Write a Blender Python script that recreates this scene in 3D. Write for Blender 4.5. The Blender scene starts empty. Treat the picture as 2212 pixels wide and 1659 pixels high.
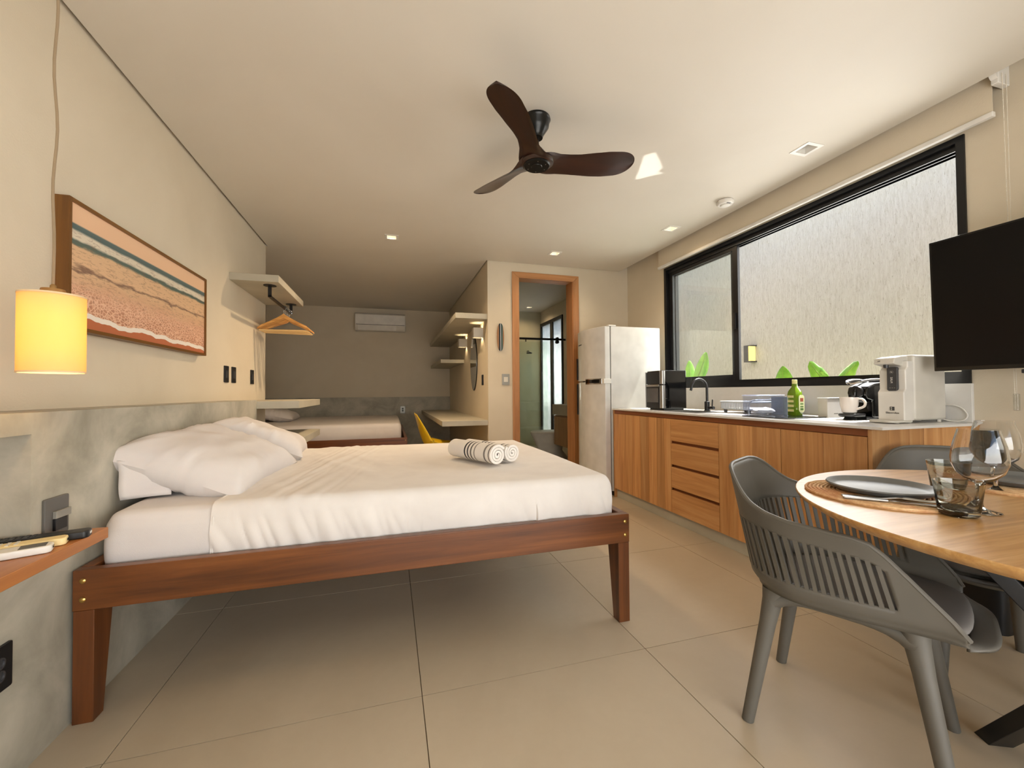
import bpy, math, random
from mathutils import Vector, Matrix, noise

random.seed(7)
SC = bpy.context.scene
COL = SC.collection
PI = math.pi

# ------------------------------------------------------------------ camera, sky, sun, exposure
cam_data = bpy.data.cameras.new('camera')
cam_data.sensor_fit = 'HORIZONTAL'
cam_data.sensor_width = 36.0
cam_data.lens = 889.354 / 2212.0 * 36.0
cam_data.clip_start = 0.02
cam = bpy.data.objects.new('camera', cam_data)
COL.objects.link(cam)


def camera_matrix(yaw, pitch, roll, loc):
    f = Vector((math.sin(yaw) * math.cos(pitch), math.cos(yaw) * math.cos(pitch), math.sin(pitch)))
    r = Vector((math.cos(yaw), -math.sin(yaw), 0))
    u = r.cross(f)
    c, s = math.cos(roll), math.sin(roll)
    r2 = r * c + u * s
    u2 = u * c - r * s
    m = Matrix.Identity(4)
    for i in range(3):
        m[i][0], m[i][1], m[i][2], m[i][3] = r2[i], u2[i], -f[i], loc[i]
    return m


cam.matrix_world = camera_matrix(math.radians(16.50631), math.radians(1.09172), math.radians(-0.43722), (0, 0, 1.062))
SC.camera = cam

world = bpy.data.worlds.new('sky')
SC.world = world
world.use_nodes = True
wn = world.node_tree
wn.nodes.clear()
w_out = wn.nodes.new('ShaderNodeOutputWorld')
w_bg = wn.nodes.new('ShaderNodeBackground')
w_sky = wn.nodes.new('ShaderNodeTexSky')
w_sky.sky_type = 'NISHITA'
w_sky.sun_disc = False
w_sky.sun_elevation = math.radians(63)
w_sky.sun_rotation = math.radians(113)
w_sky.altitude = 20
w_sky.air_density = 1.0
w_sky.dust_density = 2.5
w_bg.inputs['Strength'].default_value = 0.46
wn.links.new(w_sky.outputs[0], w_bg.inputs[0])
wn.links.new(w_bg.outputs[0], w_out.inputs[0])

sun_data = bpy.data.lights.new('sun', 'SUN')
sun_data.energy = 15.0
sun_data.angle = math.radians(0.55)
sun_data.color = (1.0, 0.97, 0.93)
sun = bpy.data.objects.new('sun', sun_data)
COL.objects.link(sun)
sun.rotation_euler = Vector((0.43, -0.07, 0.90)).to_track_quat('Z', 'Y').to_euler()
sun.location = (6, -4, 9)


def area_light(name, loc, direction, sx, sy, energy, color, portal=False):
    d = bpy.data.lights.new(name, 'AREA')
    d.shape = 'RECTANGLE'
    d.size, d.size_y = sx, sy
    d.energy = energy
    d.color = color
    o = bpy.data.objects.new(name, d)
    COL.objects.link(o)
    o.location = loc
    o.rotation_euler = Vector(direction).to_track_quat('-Z', 'Z').to_euler()
    if portal:
        d.cycles.is_portal = True
    return o


# added fill lamp behind the camera, then daylight through the kitchen window
area_light('camera_side_fill', (0.9, -1.25, 0.9), (-0.1, 0.85, 0.5), 2.6, 1.4, 84, (1.0, 0.97, 0.93))
area_light('window_daylight', (4.22, 2.6, 1.55), (-1, 0, 0), 5.0, 2.6, 225, (1.0, 0.985, 0.95))
area_light('bathroom_daylight', (3.02, 7.15, 1.3), (-1, 0, 0), 0.95, 2.1, 5, (0.98, 1.0, 0.99))

glint = area_light('hob_glint_lamp', (2.385, 2.06, 0.897), (-0.76, 0.32, 1.67), 0.22, 0.28, 0.20, (1.0, 0.98, 0.94))  # added narrow-beam lamp standing in for sun mirrored off the hob
glint.data.spread = math.radians(1.0)

vs = SC.view_settings
vs.view_transform = 'Standard'
vs.look = 'None'
vs.gamma = 1.0
vs.use_curve_mapping = False
vs.exposure = 0.05
try:
    SC.cycles.use_denoising = True
    SC.cycles.use_adaptive_sampling = True
    SC.cycles.adaptive_threshold = 0.05
    SC.cycles.max_bounces = 7
    SC.cycles.use_light_tree = False
    SC.cycles.time_limit = 1000
    SC.cycles.diffuse_bounces = 4
    SC.cycles.glossy_bounces = 4
    SC.cycles.transmission_bounces = 8
    SC.cycles.transparent_max_bounces = 12
    SC.cycles.sample_clamp_indirect = 6.0
    SC.cycles.caustics_reflective = False
    SC.cycles.caustics_refractive = False
except Exception:
    pass


# ------------------------------------------------------------------ materials
def lin(c):
    c = c / 255.0
    return c / 12.92 if c <= 0.04045 else ((c + 0.055) / 1.055) ** 2.4


def rgb(r, g, b):
    return (lin(r), lin(g), lin(b), 1.0)


def new_mat(name):
    m = bpy.data.materials.new(name)
    m.use_nodes = True
    nt = m.node_tree
    return m, nt, nt.nodes['Principled BSDF']


def N(nt, kind, **kw):
    n = nt.nodes.new(kind)
    for k, v in kw.items():
        setattr(n, k, v)
    return n


def coords(nt, scale=(1, 1, 1), kind='Object', rot=(0, 0, 0)):
    tc = N(nt, 'ShaderNodeTexCoord')
    mp = N(nt, 'ShaderNodeMapping')
    mp.inputs['Scale'].default_value = scale
    mp.inputs['Rotation'].default_value = rot
    nt.links.new(tc.outputs[kind], mp.inputs[0])
    return mp.outputs[0]


def noise_tex(nt, vec, scale, detail=4, rough=0.55, dist=0.0):
    n = N(nt, 'ShaderNodeTexNoise')
    n.inputs['Scale'].default_value = scale
    n.inputs['Detail'].default_value = detail
    n.inputs['Roughness'].default_value = rough
    n.inputs['Distortion'].default_value = dist
    nt.links.new(vec, n.inputs['Vector'])
    return n.outputs['Fac']


def ramp(nt, fac, stops, interp='LINEAR'):
    r = N(nt, 'ShaderNodeValToRGB')
    r.color_ramp.interpolation = interp
    e = r.color_ramp.elements
    while len(e) > 1:
        e.remove(e[-1])
    e[0].position, e[0].color = stops[0]
    for p, c in stops[1:]:
        x = e.new(p)
        x.color = c
    nt.links.new(fac, r.inputs[0])
    return r.outputs[0]


def mix_rgb(nt, fac, a, b, mode='MIX'):
    n = N(nt, 'ShaderNodeMix', data_type='RGBA', blend_type=mode)
    for sock, val in ((n.inputs[0], fac), (n.inputs[6], a), (n.inputs[7], b)):
        if isinstance(val, (int, float)):
            sock.default_value = val
        elif isinstance(val, tuple):
            sock.default_value = val
        else:
            nt.links.new(val, sock)
    return n.outputs[2]


def math_n(nt, op, a, b=None, c=None, clamp=False):
    n = N(nt, 'ShaderNodeMath', operation=op)
    n.use_clamp = clamp
    for i, v in enumerate((a, b, c)):
        if v is None:
            continue
        if isinstance(v, (int, float)):
            n.inputs[i].default_value = v
        else:
            nt.links.new(v, n.inputs[i])
    return n.outputs[0]


def bump(nt, bs, height, strength, dist=0.01):
    b = N(nt, 'ShaderNodeBump')
    b.inputs['Strength'].default_value = strength
    b.inputs['Distance'].default_value = dist
    nt.links.new(height, b.inputs['Height'])
    nt.links.new(b.outputs[0], bs.inputs['Normal'])


def plain(name, col, rough=0.5, metal=0.0, coat=0.0, spec=None):
    m, nt, bs = new_mat(name)
    bs.inputs['Base Color'].default_value = col
    bs.inputs['Roughness'].default_value = rough
    bs.inputs['Metallic'].default_value = metal
    bs.inputs['Coat Weight'].default_value = coat
    if spec is not None:
        bs.inputs['Specular IOR Level'].default_value = spec
    # a faint tonal variation keeps the surface from reading as flat paint
    v = coords(nt)
    f = noise_tex(nt, v, 9.0, 1)
    lo = tuple(c * 0.94 for c in col[:3]) + (1,)
    hi = tuple(min(1, c * 1.05) for c in col[:3]) + (1,)
    nt.links.new(ramp(nt, f, [(0.3, lo), (0.7, hi)]), bs.inputs['Base Color'])
    return m


def mottled(name, c1, c2, scale=2.5, rough=0.8, bump_s=0.0, bump_scale=60, spec=0.3, detail=4):
    m, nt, bs = new_mat(name)
    v = coords(nt)
    f = noise_tex(nt, v, scale, detail, 0.6, 0.4)
    nt.links.new(ramp(nt, f, [(0.3, c1), (0.7, c2)]), bs.inputs['Base Color'])
    bs.inputs['Roughness'].default_value = rough
    bs.inputs['Specular IOR Level'].default_value = spec
    if bump_s:
        bump(nt, bs, noise_tex(nt, v, bump_scale, 1), bump_s, 0.004)
    return m


def wood(name, dark, mid, light, axis='x', rough=0.4, grain=1.0, per_object=0.0, coat=0.0, kind='Object'):
    m, nt, bs = new_mat(name)
    st = {'x': (0.7, 14, 14), 'y': (14, 0.7, 14), 'z': (14, 14, 0.7)}[axis]
    v = coords(nt, tuple(s * grain for s in st), kind)
    oi = N(nt, 'ShaderNodeObjectInfo')
    if per_object:
        sep = N(nt, 'ShaderNodeVectorMath', operation='ADD')
        cmb = N(nt, 'ShaderNodeCombineXYZ')
        k = math_n(nt, 'MULTIPLY', oi.outputs['Random'], 57.0)
        for i in range(3):
            nt.links.new(k, cmb.inputs[i])
        nt.links.new(v, sep.inputs[0])
        nt.links.new(cmb.outputs[0], sep.inputs[1])
        v = sep.outputs[0]
    f = noise_tex(nt, v, 1.2, 5, 0.62, 0.9)
    col = ramp(nt, f, [(0.25, dark), (0.5, mid), (0.75, light)])
    f2 = noise_tex(nt, v, 9.0, 1, 0.5)
    col = mix_rgb(nt, math_n(nt, 'MULTIPLY', f2, 0.28), col, dark)
    if per_object:
        val = math_n(nt, 'MULTIPLY_ADD', oi.outputs['Random'], per_object, 1.0 - per_object * 0.5)
        hs = N(nt, 'ShaderNodeHueSaturation')
        nt.links.new(val, hs.inputs['Value'])
        nt.links.new(col, hs.inputs['Color'])
        col = hs.outputs[0]
    nt.links.new(col, bs.inputs['Base Color'])
    bs.inputs['Roughness'].default_value = rough
    bs.inputs['Coat Weight'].default_value = coat
    bs.inputs['Coat Roughness'].default_value = 0.25
    bump(nt, bs, f2, 0.06, 0.002)
    return m


def glass(name, col, rough=0.0, ior=1.45):
    m, nt, bs = new_mat(name)
    v = coords(nt)
    f = noise_tex(nt, v, 3.0, 2)
    lo = tuple(c * 0.97 for c in col[:3]) + (1,)
    nt.links.new(ramp(nt, f, [(0.3, lo), (0.7, col)]), bs.inputs['Base Color'])
    bs.inputs['Roughness'].default_value = rough
    bs.inputs['IOR'].default_value = ior
    bs.inputs['Transmission Weight'].default_value = 1.0
    return m


def pane_glass(name, tint, gloss=0.12):
    # sheet glass: straight-through transparency plus a mirror sheen
    m = bpy.data.materials.new(name)
    m.use_nodes = True
    nt = m.node_tree
    nt.nodes.clear()
    out = N(nt, 'ShaderNodeOutputMaterial')
    tr = N(nt, 'ShaderNodeBsdfTransparent')
    tr.inputs[0].default_value = tint
    gl = N(nt, 'ShaderNodeBsdfGlossy')
    gl.inputs['Roughness'].default_value = 0.02
    lw = N(nt, 'ShaderNodeLayerWeight')
    lw.inputs[0].default_value = 0.5
    k = math_n(nt, 'MULTIPLY_ADD', math_n(nt, 'POWER', lw.outputs['Facing'], 4.0), 0.7, 0.02 + gloss * 0.1, clamp=True)
    mx = N(nt, 'ShaderNodeMixShader')
    nt.links.new(k, mx.inputs[0])
    nt.links.new(tr.outputs[0], mx.inputs[1])
    nt.links.new(gl.outputs[0], mx.inputs[2])
    nt.links.new(mx.outputs[0], out.inputs[0])
    return m


def emitter(name, col, strength):
    m = bpy.data.materials.new(name)
    m.use_nodes = True
    nt = m.node_tree
    nt.nodes.clear()
    out = N(nt, 'ShaderNodeOutputMaterial')
    em = N(nt, 'ShaderNodeEmission')
    em.inputs[0].default_value = col
    em.inputs[1].default_value = strength
    nt.links.new(em.outputs[0], out.inputs[0])
    return m


M = {}
M['plaster'] = mottled('plaster', rgb(209, 197, 175), rgb(218, 207, 186), 1.2, 0.9, 0.12, 140, 0.15)
M['ceiling'] = mottled('ceiling_paint', rgb(213, 206, 193), rgb(219, 213, 201), 0.8, 0.55, 0.02, 90, 0.35)
M['concrete'] = mottled('burnt_cement', rgb(144, 140, 126), rgb(194, 188, 172), 3.6, 0.55, 0.06, 40, 0.35, 6)
M['slab_plaster'] = mottled('microcement', rgb(174, 168, 151), rgb(192, 186, 169), 2.5, 0.6, 0.03, 60, 0.3)
M['bath_tile'] = mottled('bath_wall_coating', rgb(176, 168, 140), rgb(196, 188, 160), 1.4, 0.5, 0.0, 60, 0.35)
M['grout'] = plain('tile_joint', rgb(120, 101, 80), 0.9)
M['bed_wood'] = wood('bed_wood', rgb(70, 36, 13), rgb(112, 63, 25), rgb(138, 83, 38), 'x', 0.34, 1.0, 0.12, 0.15)
M['bed_wood_z'] = wood('bed_leg_wood', rgb(66, 34, 12), rgb(104, 57, 23), rgb(128, 75, 34), 'z', 0.34, 1.0, 0.12, 0.15)
M['bed_wood_y'] = wood('bed_side_wood', rgb(66, 34, 12), rgb(104, 57, 23), rgb(128, 75, 34), 'y', 0.34, 1.0, 0.12, 0.15)
M['cab_z'] = wood('cabinet_board', rgb(166, 112, 64), rgb(202, 148, 92), rgb(222, 176, 122), 'z', 0.42, 1.0, 0.36, 0.05)
M['cab_y'] = wood('drawer_board', rgb(168, 114, 66), rgb(202, 148, 92), rgb(220, 172, 118), 'y', 0.42, 1.0, 0.16, 0.05)
M['cab_dark'] = wood('recessed_grip', rgb(110, 58, 26), rgb(136, 76, 38), rgb(150, 88, 46), 'y', 0.45)
M['table_wood'] = wood('table_wood', rgb(160, 114, 62), rgb(200, 154, 94), rgb(222, 184, 128), 'x', 0.36, 2.2, 0, 0.15)
M['shelf_wood'] = wood('bedside_shelf_wood', rgb(150, 90, 42), rgb(174, 110, 56), rgb(192, 130, 72), 'y', 0.4, 1.2, 0, 0.1)
M['door_wood'] = wood('door_frame_wood', rgb(150, 98, 54), rgb(184, 130, 82), rgb(202, 150, 102), 'z', 0.42, 1.0, 0.1)
M['door_wood_x'] = wood('door_head_wood', rgb(150, 98, 54), rgb(184, 130, 82), rgb(202, 150, 102), 'x', 0.42, 1.0, 0.1)
M['vanity_wood'] = wood('vanity_wood', rgb(150, 112, 74), rgb(178, 138, 96), rgb(192, 154, 110), 'z', 0.45)
M['hanger_wood'] = wood('hanger_wood', rgb(176, 118, 52), rgb(206, 150, 80), rgb(222, 172, 104), 'x', 0.35, 2.0, 0.2, 0.2)
M['frame_wood'] = wood('picture_frame_wood', rgb(88, 54, 18), rgb(114, 74, 28), rgb(130, 90, 40), 'z', 0.4)
M['fan_wood'] = wood('fan_blade_wood', rgb(30, 14, 9), rgb(44, 21, 13), rgb(58, 30, 20), 'x', 0.3, 1.0, 0.1, 0.2)
M['sheet'] = mottled('white_cotton', rgb(214, 208, 206), rgb(224, 219, 216), 3.0, 0.85, 0.08, 350, 0.15)
M['sheet2'] = mottled('white_flat_sheet', rgb(220, 214, 209), rgb(230, 225, 220), 4.0, 0.85, 0.08, 350, 0.15)
M['black_metal'] = plain('black_aluminium', rgb(22, 22, 24), 0.35, 0.2)
M['black_plastic'] = plain('black_plastic', rgb(20, 20, 22), 0.4)
M['gloss_black'] = plain('gloss_black', rgb(8, 8, 9), 0.08)
M['dark_grey'] = plain('dark_grey_plastic', rgb(58, 58, 60), 0.4)
M['grey_plate'] = plain('switch_grey', rgb(92, 90, 86), 0.4)
M['silver_plate'] = plain('switch_silver', rgb(150, 148, 140), 0.35, 0.3)
M['white_plastic'] = plain('white_plastic', rgb(228, 225, 218), 0.35)
M['off_white'] = plain('off_white_plastic', rgb(216, 211, 200), 0.4)
M['chrome'] = plain('chrome', rgb(206, 206, 206), 0.14, 1.0)
M['steel'] = plain('brushed_steel', rgb(180, 178, 174), 0.3, 1.0)
M['brass'] = plain('brass', rgb(206, 168, 96), 0.3, 1.0)
M['bronze'] = plain('bronze_cap', rgb(158, 122, 74), 0.4, 0.6)
M['fridge'] = plain('fridge_white', rgb(214, 212, 208), 0.16, 0.0, 0.5)
M['counter'] = mottled('white_quartz', rgb(216, 214, 209), rgb(226, 224, 220), 5, 0.22, 0, 60, 0.5)
M['chair'] = plain('chair_grey_plastic', rgb(92, 88, 80), 0.5)
M['cushion'] = plain('chair_cushion', rgb(112, 107, 102), 0.8)
M['yellow'] = plain('yellow_plastic', rgb(226, 186, 26), 0.35)
M['mirror'] = plain('mirror_glass', rgb(222, 224, 220), 0.02, 1.0)
M['outer_wall'] = None
M['leaf'] = None


# ------------------------------------------------------------------ mesh helpers
class MB:
    def __init__(self):
        self.v, self.f = [], []

    def quad(self, a, b, c, d):
        i = len(self.v)
        self.v += [a, b, c, d]
        self.f.append((i, i + 1, i + 2, i + 3))

    def add(self, verts, faces):
        i = len(self.v)
        self.v += [tuple(p) for p in verts]
        self.f += [tuple(j + i for j in f) for f in faces]
        return self

    def box(self, x0, x1, y0, y1, z0, z1):
        v = [(x0, y0, z0), (x1, y0, z0), (x1, y1, z0), (x0, y1, z0), (x0, y0, z1), (x1, y0, z1), (x1, y1, z1), (x0, y1, z1)]
        return self.add(v, [(3, 2, 1, 0), (4, 5, 6, 7), (0, 1, 5, 4), (1, 2, 6, 5), (2, 3, 7, 6), (3, 0, 4, 7)])

    def hexa(self, bottom, top):
        return self.add(list(bottom) + list(top), [(3, 2, 1, 0), (4, 5, 6, 7), (0, 1, 5, 4), (1, 2, 6, 5), (2, 3, 7, 6), (3, 0, 4, 7)])

    def prism(self, poly, axis, a, b):
        # polygon (u, v) extruded along an axis: x -> (y, z), y -> (x, z), z -> (x, y)
        n = len(poly)
        def P(u, w, t):
            return {'x': (t, u, w), 'y': (u, t, w), 'z': (u, w, t)}[axis]
        v = [P(u, w, a) for u, w in poly] + [P(u, w, b) for u, w in poly]
        f = [tuple(range(n - 1, -1, -1)), tuple(range(n, 2 * n))]
        f += [(i, (i + 1) % n, n + (i + 1) % n, n + i) for i in range(n)]
        return self.add(v, f)

    def lathe(self, prof, c=(0, 0, 0), axis='z', seg=32, squash=None, cap=True):
        # profile of (radius, height)
        v, f = [], []
        for r, h in prof:
            for k in range(seg):
                a = 2 * PI * k / seg
                s = squash(a) if squash else 1.0
                p, q = r * math.cos(a) * s, r * math.sin(a) * s
                v.append({'z': (c[0] + p, c[1] + q, c[2] + h), 'x': (c[0] + h, c[1] + p, c[2] + q), 'y': (c[0] + q, c[1] + h, c[2] + p)}[axis])
        n = len(prof)
        for i in range(n - 1):
            for k in range(seg):
                k2 = (k + 1) % seg
                f.append((i * seg + k, i * seg + k2, (i + 1) * seg + k2, (i + 1) * seg + k))
        if cap:
            f.append(tuple(range(seg - 1, -1, -1)))
            f.append(tuple((n - 1) * seg + k for k in range(seg)))
        return self.add(v, f)

    def tube(self, pts, r, seg=8, cap=True):
        # swept circle, r a number or one per point
        pts = [Vector(p) for p in pts]
        rs = r if isinstance(r, (list, tuple)) else [r] * len(pts)
        v, f = [], []
        up = None
        for i, p in enumerate(pts):
            t = (pts[min(i + 1, len(pts) - 1)] - pts[max(i - 1, 0)]).normalized()
            if up is None:
                up = Vector((0, 0, 1)) if abs(t.z) < 0.9 else Vector((1, 0, 0))
            s = t.cross(up)
            if s.length < 1e-6:
                s = t.orthogonal()
            s.normalize()
            up = s.cross(t).normalized()
            for k in range(seg):
                a = 2 * PI * k / seg
                v.append(p + (s * math.cos(a) + up * math.sin(a)) * rs[i])
        for i in range(len(pts) - 1):
            for k in range(seg):
                k2 = (k + 1) % seg
                f.append((i * seg + k, i * seg + k2, (i + 1) * seg + k2, (i + 1) * seg + k))
        if cap:
            f.append(tuple(range(seg - 1, -1, -1)))
            f.append(tuple((len(pts) - 1) * seg + k for k in range(seg)))
        return self.add(v, f)

    def grid(self, fn, nu, nv):
        v = [fn(i / nu, j / nv) for i in range(nu + 1) for j in range(nv + 1)]
        f = [(i * (nv + 1) + j, (i + 1) * (nv + 1) + j, (i + 1) * (nv + 1) + j + 1, i * (nv + 1) + j + 1) for i in range(nu) for j in range(nv)]
        return self.add(v, f)

    def holed(self, axis, us, vs_, holes, t0, t1):
        # a plate in the plane across an axis, with rectangular openings, from t0 to t1 thick
        U = sorted(set(list(us) + [h[0] for h in holes] + [h[1] for h in holes]))
        V = sorted(set(list(vs_) + [h[2] for h in holes] + [h[3] for h in holes]))
        U = [u for u in U if us[0] <= u <= us[1]]
        V = [w for w in V if vs_[0] <= w <= vs_[1]]
        def solid(i, j):
            if i < 0 or j < 0 or i >= len(U) - 1 or j >= len(V) - 1:
                return False
            a, b = (U[i] + U[i + 1]) / 2, (V[j] + V[j + 1]) / 2
            return not any(h[0] < a < h[1] and h[2] < b < h[3] for h in holes)
        def P(u, w, t):
            return {'x': (t, u, w), 'y': (u, t, w), 'z': (u, w, t)}[axis]
        for i in range(len(U) - 1):
            for j in range(len(V) - 1):
                if not solid(i, j):
                    continue
                a, b, c, d = U[i], U[i + 1], V[j], V[j + 1]
                self.quad(P(a, c, t0), P(b, c, t0), P(b, d, t0), P(a, d, t0))
                self.quad(P(a, c, t1), P(a, d, t1), P(b, d, t1), P(b, c, t1))
                if not solid(i - 1, j):
                    self.quad(P(a, c, t0), P(a, d, t0), P(a, d, t1), P(a, c, t1))
                if not solid(i + 1, j):
                    self.quad(P(b, c, t0), P(b, c, t1), P(b, d, t1), P(b, d, t0))
                if not solid(i, j - 1):
                    self.quad(P(a, c, t0), P(a, c, t1), P(b, c, t1), P(b, c, t0))
                if not solid(i, j + 1):
                    self.quad(P(a, d, t0), P(b, d, t0), P(b, d, t1), P(a, d, t1))
        return self

    def build(self, name, mat, parent=None, smooth=False, bevel=0.0, seg=2, local=False, solid=0.0, weld=False, sub=0):
        me = bpy.data.meshes.new(name)
        me.from_pydata(self.v, [], self.f)
        import bmesh
        bm = bmesh.new()
        bm.from_mesh(me)
        if weld:
            bmesh.ops.remove_doubles(bm, verts=bm.verts, dist=1e-5)
        bmesh.ops.recalc_face_normals(bm, faces=bm.faces)
        bm.to_mesh(me)
        bm.free()
        me.materials.append(M[mat] if isinstance(mat, str) else mat)
        if smooth:
            me.polygons.foreach_set('use_smooth', [True] * len(me.polygons))
        o = bpy.data.objects.new(name, me)
        COL.objects.link(o)
        if solid:
            md = o.modifiers.new('solid', 'SOLIDIFY')
            md.thickness = solid
            md.offset = 0.0
        if bevel:
            md = o.modifiers.new('bevel', 'BEVEL')
            md.width = bevel
            md.segments = seg
            md.limit_method = 'ANGLE'
            md.angle_limit = math.radians(40)
            if not smooth:
                me.polygons.foreach_set('use_smooth', [True] * len(me.polygons))
                md2 = o.modifiers.new('normals', 'WEIGHTED_NORMAL')
        if sub:
            md = o.modifiers.new('sub', 'SUBSURF')
            md.levels = md.render_levels = sub
        if smooth and not bevel and not sub:
            try:
                me.set_sharp_from_angle(angle=math.radians(42))
            except Exception:
                pass
        if parent is not None:
            o.parent = parent
            if not local:
                p, off = parent, Vector((0, 0, 0))
                while p is not None:
                    off += Vector(p.location)
                    p = p.parent
                o.location = -off
        return o


def B(x0, x1, y0, y1, z0, z1):
    return MB().box(x0, x1, y0, y1, z0, z1)


def tag(o, label=None, cat=None, group=None, kind=None):
    if label:
        o['label'] = label
    if cat:
        o['category'] = cat
    if group:
        o['group'] = group
    if kind:
        o['kind'] = kind
    return o


def thing(name, label, cat, loc=(0, 0, 0), rotz=0.0, group=None):
    o = bpy.data.objects.new(name, None)
    o.empty_display_size = 0.05
    COL.objects.link(o)
    o.location = loc
    o.rotation_euler = (0, 0, rotz)
    return tag(o, label, cat, group)


def struct(name, mb, mat, label, bevel=0.0, **kw):
    return tag(mb.build(name, mat, None, bevel=bevel, **kw), label, None, None, 'structure')


def copy_tree(o, parent=None):
    c = o.copy()
    COL.objects.link(c)
    c.parent = parent
    for ch in list(o.children):
        copy_tree(ch, c)
    return c


def text(name, body, size, mat, parent, loc, rot, extrude=0.0004, align='CENTER'):
    cu = bpy.data.curves.new(name, 'FONT')
    cu.body = body
    cu.size = size
    cu.extrude = extrude
    cu.align_x = align
    cu.align_y = 'CENTER'
    cu.materials.append(M[mat])
    tmp = bpy.data.objects.new(name + '_outline', cu)
    me = bpy.data.meshes.new_from_object(tmp)
    me.name = name
    bpy.data.objects.remove(tmp)
    bpy.data.curves.remove(cu)
    o = bpy.data.objects.new(name, me)
    COL.objects.link(o)
    o.parent = parent
    p, off = parent, Vector((0, 0, 0))
    while p is not None:
        off += Vector(p.location)
        p = p.parent
    o.location = Vector(loc) - off
    o.rotation_euler = rot
    return o


def arc(c, r, a0, a1, n):
    return [(c[0] + r * math.cos(a0 + (a1 - a0) * i / n), c[1] + r * math.sin(a0 + (a1 - a0) * i / n)) for i in range(n + 1)]


def rrect(x0, x1, y0, y1, r, n=5):
    return (arc((x1 - r, y1 - r), r, 0, PI / 2, n) + arc((x0 + r, y1 - r), r, PI / 2, PI, n)
            + arc((x0 + r, y0 + r), r, PI, 1.5 * PI, n) + arc((x1 - r, y0 + r), r, 1.5 * PI, 2 * PI, n))


def smooth01(x):
    x = max(0.0, min(1.0, x))
    return x * x * (3 - 2 * x)


def interp(x, xs, ys):
    if x <= xs[0]:
        return ys[0]
    for i in range(len(xs) - 1):
        if x <= xs[i + 1]:
            t = (x - xs[i]) / (xs[i + 1] - xs[i])
            return ys[i] + (ys[i + 1] - ys[i]) * t
    return ys[-1]


def smooth_path(pts, per=6):
    # Catmull-Rom through the points
    P = [Vector(p) for p in pts]
    P = [P[0] * 2 - P[1]] + P + [P[-1] * 2 - P[-2]]
    out = []
    for i in range(1, len(P) - 2):
        for k in range(per):
            t = k / per
            a, b, c, d = P[i - 1], P[i], P[i + 1], P[i + 2]
            out.append(0.5 * ((2 * b) + (c - a) * t + (2 * a - 5 * b + 4 * c - d) * t * t + (3 * b - a - 3 * c + d) * t ** 3))
    out.append(P[-2])
    return out


# ------------------------------------------------------------------ room shell
ZC = 2.564          # ceiling
ZR = 2.78           # underside of the slab above the ceiling boards
XL, XW = -1.21, 2.89
XN = -0.995         # face of the low cement ledge
YB, YF = 7.71, -1.40
YP = 4.565          # bathroom partition, face towards the room
XA = -1.98          # alcove's own left wall
XS = 1.07           # alcove side of the bathroom wall

# floor: bedding slab and the porcelain tiles
floor = struct('floor', B(-2.4, 3.05, -1.6, 7.9, -0.12, -0.006), 'grout', 'beige porcelain tiled floor of the studio room')
m, nt, bs = new_mat('porcelain_tile')
v = coords(nt, kind='Object')
oi = N(nt, 'ShaderNodeObjectInfo')
wc = N(nt, 'ShaderNodeNewGeometry')
f1 = noise_tex(nt, wc.outputs['Position'], 1.1, 6, 0.6, 0.5)
f2 = noise_tex(nt, wc.outputs['Position'], 26.0, 4, 0.6)
c1 = ramp(nt, f1, [(0.3, rgb(182, 167, 143)), (0.7, rgb(199, 185, 161))])
c1 = mix_rgb(nt, math_n(nt, 'MULTIPLY', f2, 0.3), c1, rgb(170, 153, 130))
hs = N(nt, 'ShaderNodeHueSaturation')
nt.links.new(math_n(nt, 'MULTIPLY_ADD', oi.outputs['Random'], 0.06, 0.97), hs.inputs['Value'])
nt.links.new(c1, hs.inputs['Color'])
nt.links.new(hs.outputs[0], bs.inputs['Base Color'])
nt.links.new(ramp(nt, f1, [(0.3, (0.36, 0.36, 0.36, 1)), (0.7, (0.46, 0.46, 0.46, 1))]), bs.inputs['Roughness'])
bs.inputs['Specular IOR Level'].default_value = 0.4
M['tile'] = m
xl = [0.106 + 0.9 * k for k in range(-3, 5)]
yl = [1.493 + 0.893 * k for k in range(-4, 8)]
tile_mesh = {}
g = 0.0015
for xa, xb in zip(xl[:-1], xl[1:]):
    for ya, yb in zip(yl[:-1], yl[1:]):
        x0, x1 = max(xa, -2.2) + g, min(xb, 2.98) - g
        y0, y1 = max(ya, -1.5) + g, min(yb, 7.82) - g
        if x1 - x0 < 0.05 or y1 - y0 < 0.05 or (x1 < XN - 0.3 and y1 < 4.6):
            continue
        key = (round(x1 - x0, 3), round(y1 - y0, 3))
        if key not in tile_mesh:
            hx, hy = (x1 - x0) / 2, (y1 - y0) / 2
            t = B(-hx, hx, -hy, hy, -0.006, 0.0).build('floor_tile', 'tile', floor, local=True)
            tile_mesh[key] = t.data
        else:
            t = bpy.data.objects.new('floor_tile', tile_mesh[key])
            COL.objects.link(t)
            t.parent = floor
        t.location = ((x0 + x1) / 2, (y0 + y1) / 2, 0)

DL = [(0.018, 4.11), (1.72, 4.13), (2.50, 3.21), (2.497, 1.913)]
h = 0.047
holes = [(-2.1, XL + 0.018, YF, 4.70), (XS - 0.012, 3.0, YP - 0.012, 7.8)] + [(x - h, x + h, y - h, y + h) for x, y in DL]
struct('ceiling', MB().holed('z', (XA, 2.758), (YF, YB), holes, ZC, ZC + 0.022), 'ceiling', 'smooth cream suspended ceiling with shadow gap along the walls')
struct('ceiling_slab', B(-2.4, 3.05, -1.6, 7.9, ZR, ZR + 0.15), 'plaster', 'concrete slab above the suspended ceiling')
struct('ceiling_pocket_edge', B(2.758, 2.770, YF, YP, ZC, ZR), 'ceiling', 'upstand of the curtain pocket beside the window wall')

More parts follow.
